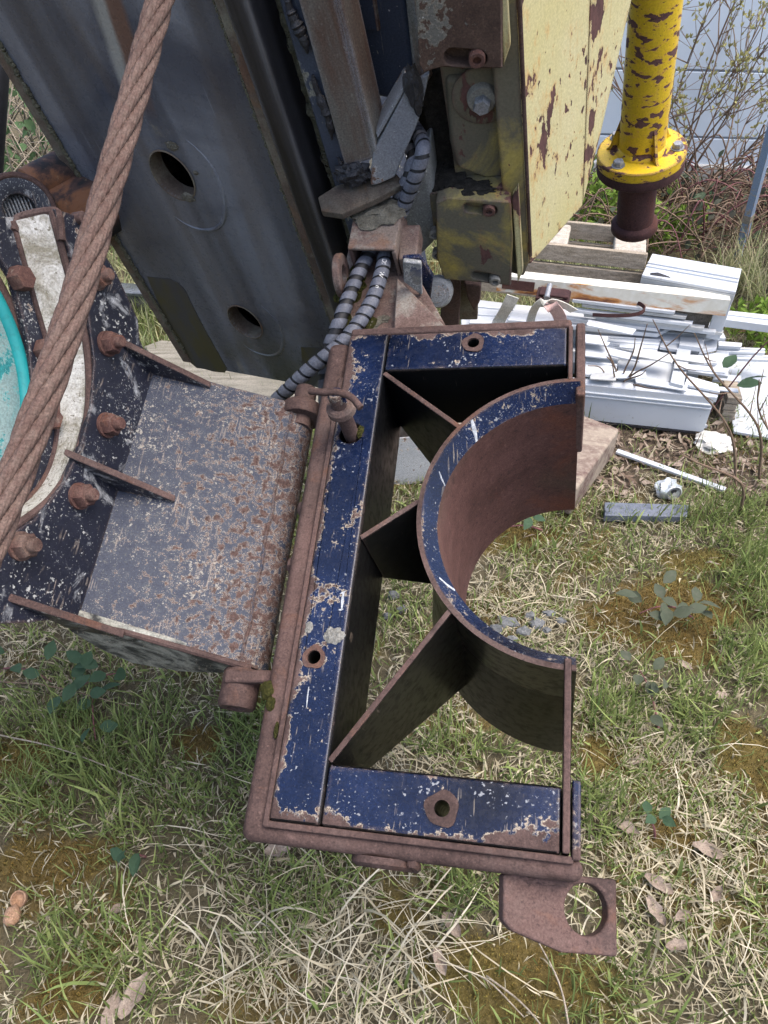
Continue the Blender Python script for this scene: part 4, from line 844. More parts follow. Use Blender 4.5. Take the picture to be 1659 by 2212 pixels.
# rusty ram housing below the clamp block
rm = thing('rusty_bracket', 'two rusty red plates hanging below the yellow clamp block', 'bracket', M, M.w(.05, .75, -.35))
RF = MB(.74); mk('plate', *prism(RF, RF.pts([(955, 585), (995, 600), (992, 705), (950, 712)]), -.02, 0), m_rust, rm, bevel=.004); mk('plate', *prism(RF, RF.pts([(1002, 605), (1040, 610), (1038, 645), (1025, 670), (1010, 640)]), -.02, .01), m_rust, rm, bevel=.006)
mk('plate', *prism(RF, RF.pts([(985, 612), (1032, 640), (1030, 712), (985, 712)]), -.05, -.03), m_mastedge, rm, bevel=.003)
# ------------------------------------------------------------------ bright yellow flanged pipe
axd = unit(ray(1206, 2180)); fc = at(1386, 322, 1.72); SCL = 1.72/1600.
fpipe = thing('flanged_pipe', 'bright yellow flanged pipe with black chips, bolted to a dark stub', 'pipe', Fr(fc, np.cross(axd, M.y)*-1, np.cross(-axd, np.cross(axd, M.y)*-1)), fc)
mk('pipe', *lathe(fc, -axd, [(48*SCL, 0), (48*SCL, 1.6)], 48), m_yel, fpipe)
mk('pipe_weld', *lathe(fc, -axd, [(54*SCL, .0), (53*SCL, .006), (48.2*SCL, .013)], 48, cap=False), m_yel, fpipe)
FR_ = 93*SCL
mk('flange', *lathe(fc, axd, [(FR_*.98, 0), (FR_, .002), (FR_, .022)], 64), m_yel, fpipe)
mk('lower_flange', *lathe(fc+axd*.0225, axd, [(FR_*.985, 0), (FR_, .002), (FR_*.995, .022), (FR_*.95, .026)], 64), m_dkpipe, fpipe)
mk('stub_pipe', *lathe(fc+axd*.040, axd, [(42*SCL, 0), (42*SCL, .17)], 40), m_dkpipe, fpipe)
mk('stub_collar', *lathe(fc+axd*.195, axd, [(44*SCL, -.006), (52*SCL, .0), (53*SCL, .003), (53*SCL, .017), (51*SCL, .02)], 48), m_dkpipe, fpipe)
FFR = Fr(fc, unit(M.x-axd*(M.x@axd)), np.cross(-axd, unit(M.x-axd*(M.x@axd))))
for u, v in ((1313, 290), (1461, 320), (1351, 347), (1445, 262)):
    x, y = FFR.px(u, v); r_ = math.hypot(x, y); x, y = (x/r_*FR_*.78, y/r_*FR_*.78) if r_ > 1e-4 else (x, y)
    mk('hex_bolt', *hexhead(FFR.w(x, y, 0), -axd, .021, .013, [([(.015, -.001), (.015, .002)], 20)], spin=u), m_zinc, fpipe)
for u, v in ((1326, 322), (1408, 345), (1452, 290)):
    x, y = FFR.px(u, v); d = unit((x, y)); n = np.array([-d[1], d[0]])*.0035; V = []
    for r_, z in ((47*SCL, 0), (FR_*.80, 0), (FR_*.72, .008), (47*SCL, .075)):
        V += [FFR.w(*(d*r_-n), z), FFR.w(*(d*r_+n), z)]
    mk('gusset', V, [[0, 2, 4, 6], [1, 7, 5, 3], [0, 1, 3, 2], [2, 3, 5, 4], [4, 5, 7, 6], [6, 7, 1, 0]], m_yel, fpipe, bevel=.001)
# ------------------------------------------------------------------ winch motor behind the jaw, loose black hose, beam and planks
wm = thing('winch_motor', 'black winch motor with orange-rusted cylinder behind the jaw ring', 'motor', WF, at(100, 450, 1.75))
c0, c1 = at(62, 410, 1.62), at(250, 312, 1.72); mk('cylinder', *lathe(c0, c1-c0, [(.035, 0), (.044, .004), (.044, .24)], 36), m_orange, wm)
c0b, c1b = at(120, 480, 1.68), at(300, 372, 1.78); mk('motor_body', *lathe(c0b, c1b-c0b, [(.085, 0), (.09, .006), (.09, .30)], 8), m_orange, wm)
pc = at(42, 455, 1.50); pd = unit(CO-pc)+.25*M.x; mk('port_housing', *lathe(pc, pd, [(.070, -.06), (.072, 0), (.066, .01), (.050, .012), (.032, .008), (.030, -.03), (.001, -.031)], 40), m_flange, wm)
mk('port_rim', *ring(pc+unit(pd)*.008, basis(pd), .066, .006), m_rust, wm)
for k in range(9):
    p = pc+unit(pd)*-.02; x_, y_, d_ = basis(pd); mk('spring_coil', *tube([p+x_*(-.026+.0065*k)+y_*(.026*math.cos(t))+d_*(.012*math.sin(t)) for t in np.linspace(0, math.pi, 8)], .0016, 6), m_galv, wm)
bl = thing('steel_girder', 'mud-smeared black steel girder lying on the grass behind the mast', 'girder', WF, at(300, 690, 2.5))
BF = Fr(np.array([*WF.px(300, 690), 0]), (1, -.14, 0), (0, .99, 0.))
BF = Fr(BF.o, BF.x, np.cross((0, 0, 1), BF.x)); zz = WF.px(300, 690)
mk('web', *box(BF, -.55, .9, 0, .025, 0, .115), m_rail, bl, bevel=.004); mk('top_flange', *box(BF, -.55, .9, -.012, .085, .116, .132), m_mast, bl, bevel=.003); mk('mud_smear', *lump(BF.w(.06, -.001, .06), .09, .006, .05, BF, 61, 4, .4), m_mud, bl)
pk = thing('timber_plank', 'grey weathered plank on the ground under the foot of the mast', 'plank', WF, (*WF.px(480, 800), .0))
T0 = WF.sub(0, 0, .07); mk('plank_board', *prism(T0, T0.pts([(310, 748), (345, 735), (560, 745), (760, 800), (740, 900), (560, 900), (400, 842)]), -.06, 0), m_board, pk, bevel=.005)
lh = thing('loose_hose', 'plain black hose hanging at the far upper-left edge', 'hose', WF, at(0, 230, 1.9)); mk('rubber_hose', *tube(spline([at(20, -80, 1.8), at(6, 100, 1.85), at(-2, 230, 1.9), at(-14, 420, 2.0)], 8), .02, 14), m_rubber, lh)
# ------------------------------------------------------------------ stone slab and grey plate under the clamp
z0 = .12; a_ = np.array(WF.px(1246, 1056, z0)); b_ = np.array(WF.px(1340, 925, z0)); d_ = unit(b_-a_); n_ = np.array([-d_[1], d_[0]])
slab = props(mk('stone_block', *prism(WF, [tuple(a_), tuple(b_), tuple(b_+n_*.75+d_*.05), tuple(a_+n_*.75)], .002, z0), m_slab, None, bevel=.012, seg=3), 'thick reddish-brown stone block lying under the right side of the clamp', 'block')
gp = thing('grey_plate', 'light grey rust-freckled steel plate seen through the gap in the clamp', 'plate', WF, (*WF.px(885, 1046), 0))
GPf = Fr(np.array([*WF.px(885, 1046), 0]), (1, .12, 0), (0, .25, 1.)); mk('plate', *prism(GPf, [(-.12, 0.), (.10, 0.), (.10, .17), (-.12, .17)], -.008, 0), m_galv, gp, bevel=.002)
# ------------------------------------------------------------------ heap of white plastic trim
def board(L, z, th, label, mat=None, name='plastic_board', ribs=0, tilt=0.):
    """L: outline of the board's upper face seen at height z; ribs: moulded grooves along its length"""
    f = WF.sub(0, 0, z); p = f.pts(L); t = thing(name, label, 'board', WF, (*np.mean(p, 0), z-th), 'white plastic trim boards heaped on the ground')
    mk('panel', *prism(WF, p, z-th, z), mat or m_pvc, t, bevel=.0015)
    if len(p) == 4:
        a, b, c, d = (np.array(q) for q in p)
        for k in range(ribs):
            s_ = (k+1)/(ribs+1); u0, u1 = a+(d-a)*s_, b+(c-b)*s_; ww = unit(d-a)*.005
            mk('moulded_rib', *prism(WF, [tuple(u0-ww), tuple(u1-ww), tuple(u1+ww), tuple(u0+ww)], z-.001, z+.006), mat or m_pvc, t, bevel=.002)
    return t
c6 = lambda *L: [(972+.4142*x, 432+.4142*y) for x, y in L]
c7 = lambda *L: [(1296.4+.2443*x, 324+.2443*y) for x, y in L]
# under-layers filling the heap
board(c6((100, 560), (1290, 690), (1300, 900), (60, 800)), .12, .05, 'broad white panel buried mid-heap under the loose offcuts', ribs=0)
board(c6((60, 520), (1400, 640), (1440, 720), (60, 700)), .16, .04, 'long pale panel under the slant-ended board')
front = board(c6((600, 925), (860, 925), (1240, 950), (1405, 985), (1395, 1030), (600, 945)), .17, .02, 'front-most white panel whose edge faces the bare soil')
ff = Fr(np.array([*WF.px(*c6((1390, 1025))[0], .17), 0]), np.array([*WF.px(*c6((600, 945))[0], .17), 0])-np.array([*WF.px(*c6((1390, 1025))[0], .17), 0]), (0, 0, 1.))
L_ = 1.5; mk('front_face', *prism(ff, [(0.004, .02), (L_, .02), (L_, .168), (0.004, .168)], -.006, .006), m_pvc, front, bevel=.002)
for z_ in (.135, .120): mk('moulded_rib', *prism(ff, [(0.006, z_), (L_, z_), (L_, z_+.006), (0.006, z_+.006)], -.012, .011), m_pvc, front, bevel=.002)
mk('dark_gap_strip', *prism(ff, [(0.03, .012), (L_, .012), (L_, .019), (0.03, .019)], -.010, .010), m_targap, front)  # black strip paints in the gap's shade along with a rubber line
board(c6((660, 1040), (1150, 1125), (1330, 1160), (1345, 1175), (660, 1065)), .035, .015, 'thin white strip with dark edge lying on soil under the front panel')
board(c6((690, 790), (882, 805), (862, 928), (690, 905)), .19, .012, 'square-ended white offcut beside the clamp\'s right end plate', ribs=1)
board(c6((680, 690), (1105, 715), (1075, 800), (680, 768)), .205, .02, 'ribbed white siding board with a broken end', ribs=3)
board(c6((870, 800), (1150, 790), (1180, 950), (880, 930)), .175, .010, 'smooth white square panel behind the small sapling')
board(c6((1100, 725), (1268, 737), (1218, 968), (1150, 950), (1185, 780), (1095, 765)), .20, .012, 'L-shaped white panel pointing at the viewer')
board(c6((350, 545), (700, 580), (1165, 655), (1085, 697), (300, 625)), .235, .016, 'long smooth white board with a slanted end')
board(c6((150, 520), (430, 555), (430, 650), (100, 640)), .22, .02, 'white board at left of the heap under the straps', ribs=2)
board(c6((1060, 636), (1398, 668), (1392, 705), (1120, 690)), .215, .02, 'greyed board end right of the slant-ended board', m_pvcold)
board(c6((1110, 690), (1205, 700), (1200, 745), (1110, 735)), .21, .012, 'small grey-white offcut right of the slant-ended board')
board(c6((1200, 708), (1328, 720), (1320, 772), (1196, 755)), .215, .018, 'short white block stepping down the right side of the heap')
board(c6((1290, 745), (1395, 720), (1392, 770), (1300, 790)), .19, .015, 'narrow white offcut on the heap\'s right shoulder')
board(c6((1262, 800), (1456, 792), (1452, 918), (1240, 890)), .165, .012, 'large white sheet offcut at the heap\'s right end')
board(c6((1250, 805), (1400, 815), (1395, 850), (1245, 845)), .185, .012, 'thin white slat across the large right-hand offcut')
board(c6((1400, 735), (1525, 745), (1520, 765), (1400, 760)), .15, .012, 'narrow white slat end by the bramble')
board(c6((1390, 765), (1640, 772), (1645, 795), (1390, 790)), .13, .012, 'long narrow white slat reaching right towards the bramble', ribs=1)
board(c6((1440, 800), (1720, 812), (1720, 835), (1440, 825)), .11, .012, 'lowest long white slat running out of frame', ribs=1)
board(c6((1380, 905), (1520, 915), (1515, 945), (1370, 935)), .10, .012, 'short white slat above the stacked timber ends')
board(c6((1240, 915), (1400, 960), (1410, 1000), (1225, 960)), .185, .010, 'pointed white offcut at the front right corner')
board(c6((1395, 570), (1720, 605), (1720, 660), (1400, 618)), .30, .03, 'long white gutter board running out right under the angle bar', ribs=1)
for k, (x0, x1, y_, zz_) in enumerate(((640, 1180, 505, .34), (690, 1240, 530, .32), (620, 1270, 555, .30), (700, 1330, 580, .285), (760, 1390, 602, .27), (980, 1430, 625, .255), (600, 1100, 600, .26))):
    board(c6((x0, y_), (x1, y_+.115*(x1-x0)), (x1-8, y_+.115*(x1-x0)+16), (x0, y_+14)), zz_, .012, 'narrow grey-white strip in the shadowed bundle under the angle bar, number %s from the top' % ('one', 'two', 'three', 'four', 'five', 'six', 'seven')[k], m_pvcold if k % 2 else m_pvc)
gb = np.random.default_rng(77); ends = ('left end by the straps', 'middle of the heap', 'right shoulder of the heap', 'front edge of the heap', 'back of the heap', 'sapling\'s shoots', 'right-hand end by the bramble')
for k in range(14):
    x0, y0 = gb.uniform(640, 1330), gb.uniform(610, 960); L, W_ = gb.uniform(90, 330), gb.uniform(14, 46); sl = .12+gb.normal(0, .06); z_ = .262-.10*(y0-610)/350+.004*k*.5
    lb = 'thin white %s offcut, %s long, near the %s' % (('narrow', 'wide')[W_ > 30], ('very', 'fairly', 'not very')[k % 3], ends[k % 7])
    board(c6((x0, y0), (x0+L, y0+L*sl), (x0+L-gb.uniform(-12, 25), y0+L*sl+W_), (x0-gb.uniform(-10, 15), y0+W_)), z_, .006, lb, m_pvcold if k % 4 == 0 else m_pvc)
# flat sheet on the ground at right, stacked timber ends, white strip, slate strip, stones
props(mk('plastic_sheet', *prism(WF, [WF.px(*p, .02) for p in c6((1450, 830), (1720, 850), (1720, 1250), (1480, 1205), (1450, 1000))], .008, .02), m_pvc, None, bevel=.002), 'flat white plastic sheet on the ground at the right edge', 'sheet')
te = thing('timber_stack', 'short stack of grey timber ends propping the heap\'s right corner', 'timber stack', WF, (*WF.px(*c6((1430, 1150))[0]), 0))
for k in range(4):
    p = np.array(WF.px(*c6((1410, 1165))[0])); mk('timber_end', *box(Fr(np.array([*p, .004+.028*k]), (1, -.2, 0), (.2, 1, 0)), -.01+.004*(k % 2), .045-.005*(k % 3), 0, .12, 0, .025), m_timber, te, bevel=.002)
a0, a1 = WF.px(1331, 978, .01), WF.px(1565, 1062, .01); f_ = Fr(np.array([*a0, 0]), np.array([a1[0]-a0[0], a1[1]-a0[1], 0]), (0, 1, 0)); L_ = math.hypot(a1[0]-a0[0], a1[1]-a0[1])
props(mk('plastic_strip', *box(f_, 0, L_, -.011, .011, .012, .022), m_pvc, None, bevel=.002), 'single narrow white strip lying on bare soil above the crushed can', 'strip')
props(mk('slate_strip', *prism(WF, [WF.px(*p, .03) for p in ((1306, 1084), (1490, 1090), (1484, 1116), (1306, 1113))], .002, .03), m_slate, None, bevel=.003), 'flat blue-grey strip in the grass below the crushed can', 'strip')
for u, v, r_, lb in ((1318, 893, .055, 'white stone lump below the front corner of the heap'), (1540, 962, .07, 'pale angular stone on the soil at right')):
    p = WF.px(u, v); props(mk('pale_stone', *lump((*p, .012), r_, r_*.8, r_*.4, WF, int(u), 3, .3), m_stonew, None, smooth=25), lb, 'stone')
gs = np.random.default_rng(9)
for k, (u, v, r_) in enumerate(((1098, 1350, .024), (1130, 1368, .020), (1070, 1362, .018), (1160, 1352, .022), (1185, 1330, .016), (1105, 1385, .015), (1210, 1345, .014), (1085, 1340, .014), (1145, 1335, .015), (850, 1290, .018), (868, 1320, .015), (838, 1335, .014), (1180, 1365, .012))):
    p = WF.px(u, v); props(mk('gravel_stone', *lump((*p, .008), r_, r_*.8, r_*.6, WF, 100+k, 2, .35), m_stoneg, None, smooth=20), 'blue-grey gravel stone in the thin grass behind the cradle', 'stone', 'gravel stones behind the cradle')
# ------------------------------------------------------------------ pallet, white angle bar, box section, straps, black hoop
pal = thing('wooden_pallet', 'weathered wooden pallet standing on the white heap below the pipe', 'pallet', WF, (*WF.px(1290, 600, .3), .3))
PZ = .46; pf = WF.sub(0, 0, PZ)
pa, pb = np.array(pf.px(1158, 520)), np.array(pf.px(1400, 545)); pdx = unit(pb-pa); pdy = np.array([-pdx[1], pdx[0]])
PP = Fr(np.array([*pa, PZ]), (*pdx, 0), (*pdy, 0)); pw = float(np.linalg.norm(pb-pa))
y1 = (np.array(pf.px(1300, 490))-pa)@pdy
BD = max(.07, y1)
for nm, y0_, y1_, za, zb in (('deck_board', -.022, 0, -.062, 0), ('deck_board', -.026, -.004, -.140, -.074), ('deck_board', -.024, -.002, -.22, -.155), ('back_board', BD, BD+.02, -.06, .006), ('back_board', BD, BD+.02, -.15, -.075)): mk(nm, *box(PP, -.35, pw-.003*abs(za), y0_, y1_, za, zb), m_timber, pal, bevel=.003)
for x in (.0, pw-.125): mk('block', *box(PP, x, x+.12, .001, BD-.001, -.062, -.002), m_timberend, pal, bevel=.010, seg=3)
ab = thing('angle_bar', 'white-painted steel angle bar with orange rust along its lower edge', 'bar', WF, (*WF.px(1330, 640, .4), .4))
AZ = .40; af = WF.sub(0, 0, AZ); q0, q1 = np.array(af.px(*c6((250, 390))[0])), np.array(af.px(*c6((1463, 520))[0])); ad = unit(q1-q0); AF = Fr(np.array([*q0, AZ]), (*ad, 0), (-ad[1], ad[0], 0)); AL = float(np.linalg.norm(q1-q0))
ab.matrix_world = AF.mat()
mk('upright_leg', *box(AF, 0, AL, -.004, .004, -.062, 0), m_anglewhite, ab, bevel=.001); mk('flat_leg', *box(AF, 0, AL, .0042, .055, -.008, 0), m_anglewhite, ab, bevel=.001)
fr_ = AF.px(*c6((460, 430))[0]); mk('bare_end', *box(AF, .02, AL*.17, -.006, -.0042, -.05, -.012), m_rustred, ab, bevel=.002)
bs_ = thing('box_profile', 'large white hollow box profile behind the pallet, end open', 'box profile', WF, (*WF.px(1500, 640, .0), .0))
BZ = .42; bf = WF.sub(0, 0, BZ); k0, k1, k2 = (np.array(bf.px(*p)) for p in c6((1030, 395), (1492, 478), (1535, 360))); bd = unit(k1-k0); bn = np.array([-bd[1], bd[0]]); BX = Fr(np.array([*k0, BZ]), (*bd, 0), (*bn, 0)); bl_ = float(np.linalg.norm(k1-k0)); bw_ = float((k2-k1)@bn)
mk('top_face', *box(BX, -.02, bl_, 0, bw_, -.012, 0), m_pvc, bs_, bevel=.003); mk('back_face', *box(BX, -.02, bl_, bw_-.012, bw_-.0005, -.20, -.0125), m_pvc, bs_, bevel=.002)
mk('front_lip', *box(BX, -.02, bl_, 0.001, .010, -.045, -.0125), m_pvcold, bs_, bevel=.002); mk('end_post', *box(BX, bl_-.05, bl_-.001, .0105, bw_-.013, -.20, -.0125), m_pvc, bs_, bevel=.002); mk('inner_board', *box(BX, -.02, bl_-.052, .04, .05, -.18, -.0125), m_timber, bs_)
for y_ in (bw_*.35, bw_*.5): mk('moulded_rib', *box(BX, -.02, bl_-.002, y_, y_+.008, -.001, .007), m_pvc, bs_, bevel=.002)
mk('black_mark', *prism(BX, BX.pts(c6((1045, 380), (1085, 378), (1140, 398), (1150, 405), (1100, 398), (1045, 390)), .001), 0, .0015), m_targap, bs_)
def strap(lb, pts, wd, mat):
    P = spline([np.array([*WF.px(u, v, z), z]) for u, v, z in pts], 8); t = props(mk('ratchet_strap', *ribbon(P, (1, -.2, .25), wd, .003), mat, None), lb, 'strap', 'ratchet straps over the heap'); return t
strap('greyish-pink ratchet strap at left crossing the white heap', [(1108, 640, .42), (1095, 665, .37), (1080, 690, .30), (1070, 712, .26), (1062, 735, .22)], .045, m_strapg)
strap('pink ratchet strap end curling over the clamp\'s top edge', [(1180, 655, .40), (1192, 662, .41), (1205, 676, .38), (1212, 700, .30), (1208, 730, .24)], .045, m_strapp)
strap('pale grey strap looping up between the two pink straps', [(1240, 672, .36), (1215, 658, .40), (1185, 650, .42), (1160, 660, .40), (1148, 685, .32), (1142, 720, .25)], .030, m_strapg)
rb = thing('ratchet_buckle', 'dark rusty ratchet buckle under the white angle bar', 'buckle', WF, np.array([*WF.px(1195, 640, .40), .38]))
pz = np.array([*WF.px(1195, 640, .38), .38]); RBf = Fr(pz, (1, -.3, 0), (.2, 1, .3)); mk('frame', *prism(RBf, [(-.06, -.03), (.06, -.03), (.06, .03), (-.06, .03)], -.008, .01, [[(-.035, -.018), (.035, -.018), (.035, .018), (-.035, .018)]]), m_dkpipe, rb, bevel=.003)
mk('handle', *box(RBf, -.05, .055, -.022, .022, .012, .022), m_dkpipe, rb, bevel=.004); mk('spindle', *cyl(RBf.w(-.02, -.035, .018), RBf.w(-.02, .035, .018), .010), m_zinc, rb)
P = spline([np.array([*WF.px(u, v, z), z]) for u, v, z in ((1340, 650, .345), (1372, 653, .35), (1388, 660, .352), (1392, 669, .345), (1378, 678, .335), (1340, 682, .32), (1280, 680, .305))], 8)
props(mk('rubber_strip', *ribbon(P, (0, .3, 1.), .013, .004), m_dkpipe, None), 'dark rubber strip bent into a hoop under the angle bar', 'rubber strip')
# ------------------------------------------------------------------ crushed can
can = thing('crushed_can', 'crushed silver drinks can lying on soil above the slate strip', 'can', WF, (*WF.px(1455, 1062), 0))
cp_ = np.array([*WF.px(1455, 1068, .026), .030]); cdv = unit(np.array([.18, -.95, .10])); prof_ = [(.024, 0), (.030, .004), (.034, .012)]+[(.034, .012+.006*k) for k in range(1, 9)]+[(.033, .066), (.024, .072)]; V, F = lathe(cp_, -cdv, prof_, 36)
V2 = []
for v in V:
    h = -(v-cp_)@cdv; ra = v-cp_+cdv*h; am = min(1, h/.02); nz = mnoise.noise(Vector((v-cp_)*38)); n2_ = abs(math.sin(3*math.atan2(ra[2], ra[0])+h*70))
    V2.append(cp_-cdv*h*(.85+.1*nz)+ra*(1+am*(.34*nz-.22*n2_+.12))*np.array([1.12, 1, .80])-np.array([0, 0, .006*am]))
mk('can_body', V2, F, m_can, can, smooth=22)
mk('can_lid', *lathe(cp_+cdv*.001, cdv, [(.0235, -.002), (.0242, .002), (.0218, .002), (.0208, -.001), (.001, -.001)], 32), m_zinc, can)
x_, y_, d_ = basis(cdv); mk('mouth_disc', *prism(Fr(cp_+cdv*.0012, x_, y_), circ(-.002, .009, .0095, 18, .007), -.001, .0004), m_targap, can); mk('pull_tab', *prism(Fr(cp_+cdv*.0018, x_, y_), circ(0, -.006, .0065, 18, .011), 0, .0012, [circ(0, -.010, .003, 12)]), m_can, can)  # mouth is a black disc, the opening's shade put in as colour
# ------------------------------------------------------------------ posts at the right edge
pst = thing('leaning_post', 'thin leaning post with old blue paint at the right edge', 'post', WF, np.array([*WF.px(1588, 578), 0]))
b0 = np.array([*WF.px(1588, 578), 0]); b1 = at(1662, 300, np.linalg.norm(ray(0, 0))*0+ (b0-CO)@CF*.86); mk('post', *tube([b0, b0+(b1-b0)*.5, b1, b1+(b1-b0)*.6], .024, 4), m_postblue, pst, smooth=20)
kk = b0+(b1-b0)*.42; mk('splice_band', *tube([kk-(b1-b0)*.03, kk+(b1-b0)*.03], .027, 4), m_timber, pst, smooth=20)
ps2 = thing('dark_post', 'dark brown post stub leaning beside the thin post', 'post', WF, np.array([*WF.px(1628, 615), 0])); b0 = np.array([*WF.px(1628, 618), 0]); b1 = b0+np.array([.16, .10, .75]); mk('post', *tube([b0, b1], .032, 10), m_postdark, ps2)
ps3 = thing('dark_post', 'square grey-green post cut off by the right edge', 'post', WF, np.array([*WF.px(1655, 640), 0])); b0 = np.array([*WF.px(1660, 650), 0]); mk('post', *box(Fr(b0, (1, .2, 0), (-.2, 1, .1)), -.03, .04, -.03, .04, 0, .9), m_board, ps3, bevel=.004)
# ------------------------------------------------------------------ nut shells and dead leaves on the grass
for u, v, lb, op in ((42, 1942, 'open half walnut shell in the lower-left grass', True), (26, 1978, 'closed tan walnut shell beside the open half shell', False)):
    p = np.array([*WF.px(u, v, .02), .02]); g_ = lump(p, .016, .019, .014, WF, int(u), 3, .10) if not op else lathe(p, unit((-.1, -.4, .8)), [(.004, -.016), (.011, -.012), (.0155, -.004), (.0165, .006), (.0145, .006), (.012, -.004), (.002, -.009)], 20)
    props(mk('walnut_shell', *g_, m_shell, None, smooth=60), lb, 'walnut shell')
def leafmesh(p, L, wd, yaw, curl, tilt, seed):
    g = np.random.default_rng(seed); V = []; F = []; n = 7
    for i in range(n):
        t = i/(n-1); hw = wd*math.sin(math.pi*min(t*.92+.06, 1))**.8*(1+.15*g.normal()); x = (t-.5)*L
        for s_ in (-1, -.5, 0, .5, 1): V.append((x, s_*hw, curl*(abs(s_)**1.5)*hw+tilt*x+curl*.4*L*(t-.5)**2+.003*g.normal()*abs(s_)))
    V = np.array(V); c, s = math.cos(yaw), math.sin(yaw); V = np.c_[V[:, 0]*c-V[:, 1]*s, V[:, 0]*s+V[:, 1]*c, V[:, 2]]+p
    for i in range(n-1):
        for k in range(4): F.append([i*5+k, i*5+5+k, i*5+6+k, i*5+k+1])
    return V, F
DL = [(1350, 1793, .07, -.5), (1420, 1915, .075, -.6), (1412, 1975, .07, -1.2), (1470, 1985, .05, .3), (600, 1842, .07, .2), (291, 2152, .10, 1.1), (255, 1960, .05, .5), (240, 2180, .08, 1.4), (1528, 1838, .08, -.4), (975, 2000, .07, -1.0), (950, 2080, .06, -1.2), (1545, 1935, .05, .8), (1460, 2045, .06, .2), (1380, 1640, .04, .3), (1290, 1490, .05, 1.0), (1555, 1500, .06, .1), (235, 1572, .05, .1), (110, 1690, .04, -.3), (1480, 1440, .05, -.7), (1350, 1420, .04, .4), (1290, 960, .07, .4), (1380, 985, .06, -.8), (1460, 1000, .07, .2), (1330, 1010, .06, 1.3), (1400, 1040, .05, -.2), (1560, 1040, .06, .7), (1510, 985, .05, -.4), (1600, 1000, .07, .4), (1290, 1030, .05, -.6), (1350, 1065, .05, .5), (1620, 960, .06, 1.1), (1440, 945, .06, .1), (1480, 1035, .05, -1.1), (1380, 935, .06, .9), (1550, 915, .05, .2), (760, 1560, .04, .3)]
LL_ = ["curled leaf right of the lower arm's end", 'larger curled leaf right of the lifting lug', "crumpled leaf beside the lug's top right corner", 'small leaf scrap right of the lug', "brown leaf under the lower arm's left half", 'big grey-brown leaf at the bottom left', 'small leaf left of the straw tussock', 'leaf cut by the bottom edge at left', 'wide pale leaf in the straw at right', 'leaf in straw below the lower arm, left of the lug', 'leaf on moss left of the lug', 'small leaf near the right edge beside the wide pale leaf', 'leaf below and right of the lug', 'leaf scrap beside the lower end plate', "leaf tucked beside the cradle's lower end", "leaf at right level with the cradle's lower end", 'tan leaf in the grass below the jaw', 'leaf scrap at far left above the moss patch', 'leaf beneath the dark bramble sprig', 'leaf scrap left of the dark bramble sprig', 'leaf in the grass seen through the clamp frame']
li = 0
for k, (u, v, L, yw) in enumerate(DL):
    z = .018 if v > 1080 else .012; p = np.array([*WF.px(u, v, z), z+float(hgt(np.array(WF.px(u, v)[0]), np.array(WF.px(u, v)[1])))])
    o = mk('dead_leaf', *leafmesh(p, L*.8, L*.2, yw, .5+.4*math.sin(k*7), .12*math.sin(k*3), k), m_leafdead, None, smooth=180)
    lb = 'dry brown '+LL_[min(li, len(LL_)-1)]; li += v > 1080
    props(o, lb if v > 1080 else 'small dry brown leaf on the bare soil below the white heap', 'leaf', 'dead leaves in the grass' if v > 1080 else 'dead leaves on the soil')
# ------------------------------------------------------------------ vegetation
def blades(name, label, cat, x, y, L, az, lean, droop, wd, col, mat, z0=0.):
    """one mesh of curved ribbon blades; arrays per blade"""
    n = len(x); K_ = 5; t = np.linspace(0, 1, K_)[None, :]
    hz = L[:, None]*(lean[:, None]*t+.35*droop[:, None]*t**2); up = L[:, None]*(np.sqrt(np.clip(1-lean**2, .02, 1))[:, None]*t-droop[:, None]*t**2*.75)
    up = np.maximum(up, .004+.01*(t > 0))
    tw = rng.normal(0, .35, n)[:, None]*t; dx = np.cos(az[:, None]+tw)*hz; dy = np.sin(az[:, None]+tw)*hz
    gz = hgt(x, y)+z0; C = np.stack([x[:, None]+dx, y[:, None]+dy, gz[:, None]+up], -1)
    wdt = wd[:, None]*np.array([.8, 1., .9, .62, .06])[None, :]; sa = az+np.pi/2+rng.normal(0, .5, n); S = np.stack([np.cos(sa), np.sin(sa), rng.normal(0, .35, n)], -1)[:, None, :]*wdt[:, :, None]
    V = np.stack([C-S, C+S], 2).reshape(-1, 3); b = (np.arange(n)*K_*2)[:, None, None]; k = (np.arange(K_-1)*2)[None, :, None]; q = (b+k+np.array([0, 1, 3, 2])[None, None, :]).reshape(-1, 4)
    me = bpy.data.meshes.new(name); me.vertices.add(len(V)); me.vertices.foreach_set('co', V.ravel()); me.loops.add(q.size); me.loops.foreach_set('vertex_index', q.ravel().astype(np.int32)); me.polygons.add(len(q)); me.polygons.foreach_set('loop_start', np.arange(len(q))*4); me.polygons.foreach_set('loop_total', np.full(len(q), 4)); me.update()
    me.polygons.foreach_set('use_smooth', np.ones(len(q), bool))
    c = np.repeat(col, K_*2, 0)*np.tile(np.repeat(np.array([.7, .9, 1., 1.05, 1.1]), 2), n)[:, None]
    ca = me.color_attributes.new('col', 'FLOAT_COLOR', 'POINT'); ca.data.foreach_set('color', np.c_[c, np.ones(len(c))].astype(np.float32).ravel())
    me.materials.append(mat); o = bpy.data.objects.new(name, me); COL.objects.link(o); return props(o, label, cat, kind='stuff')
def scatter(n, x0, x1, y0, y1): return rng.uniform(x0, x1, n), rng.uniform(y0, y1, n)
def infront(x, y):      # keep only ground the photo can see
    d = np.stack([x, y, np.full_like(x, 0.)], -1)-CO; z = d@CF; u = WPX/2+FPX*(d@CX)/z; v = HPX/2+FPX*(d@CD)/z
    return (z > .2) & (u > -140) & (u < WPX+140) & (v < HPX+160)
def zone(x, y): return vn2.f(x, y, 2.3), vn1.f(x, y, 6.), blob(x, y, MOSS), blob(x, y, SOIL, .6)
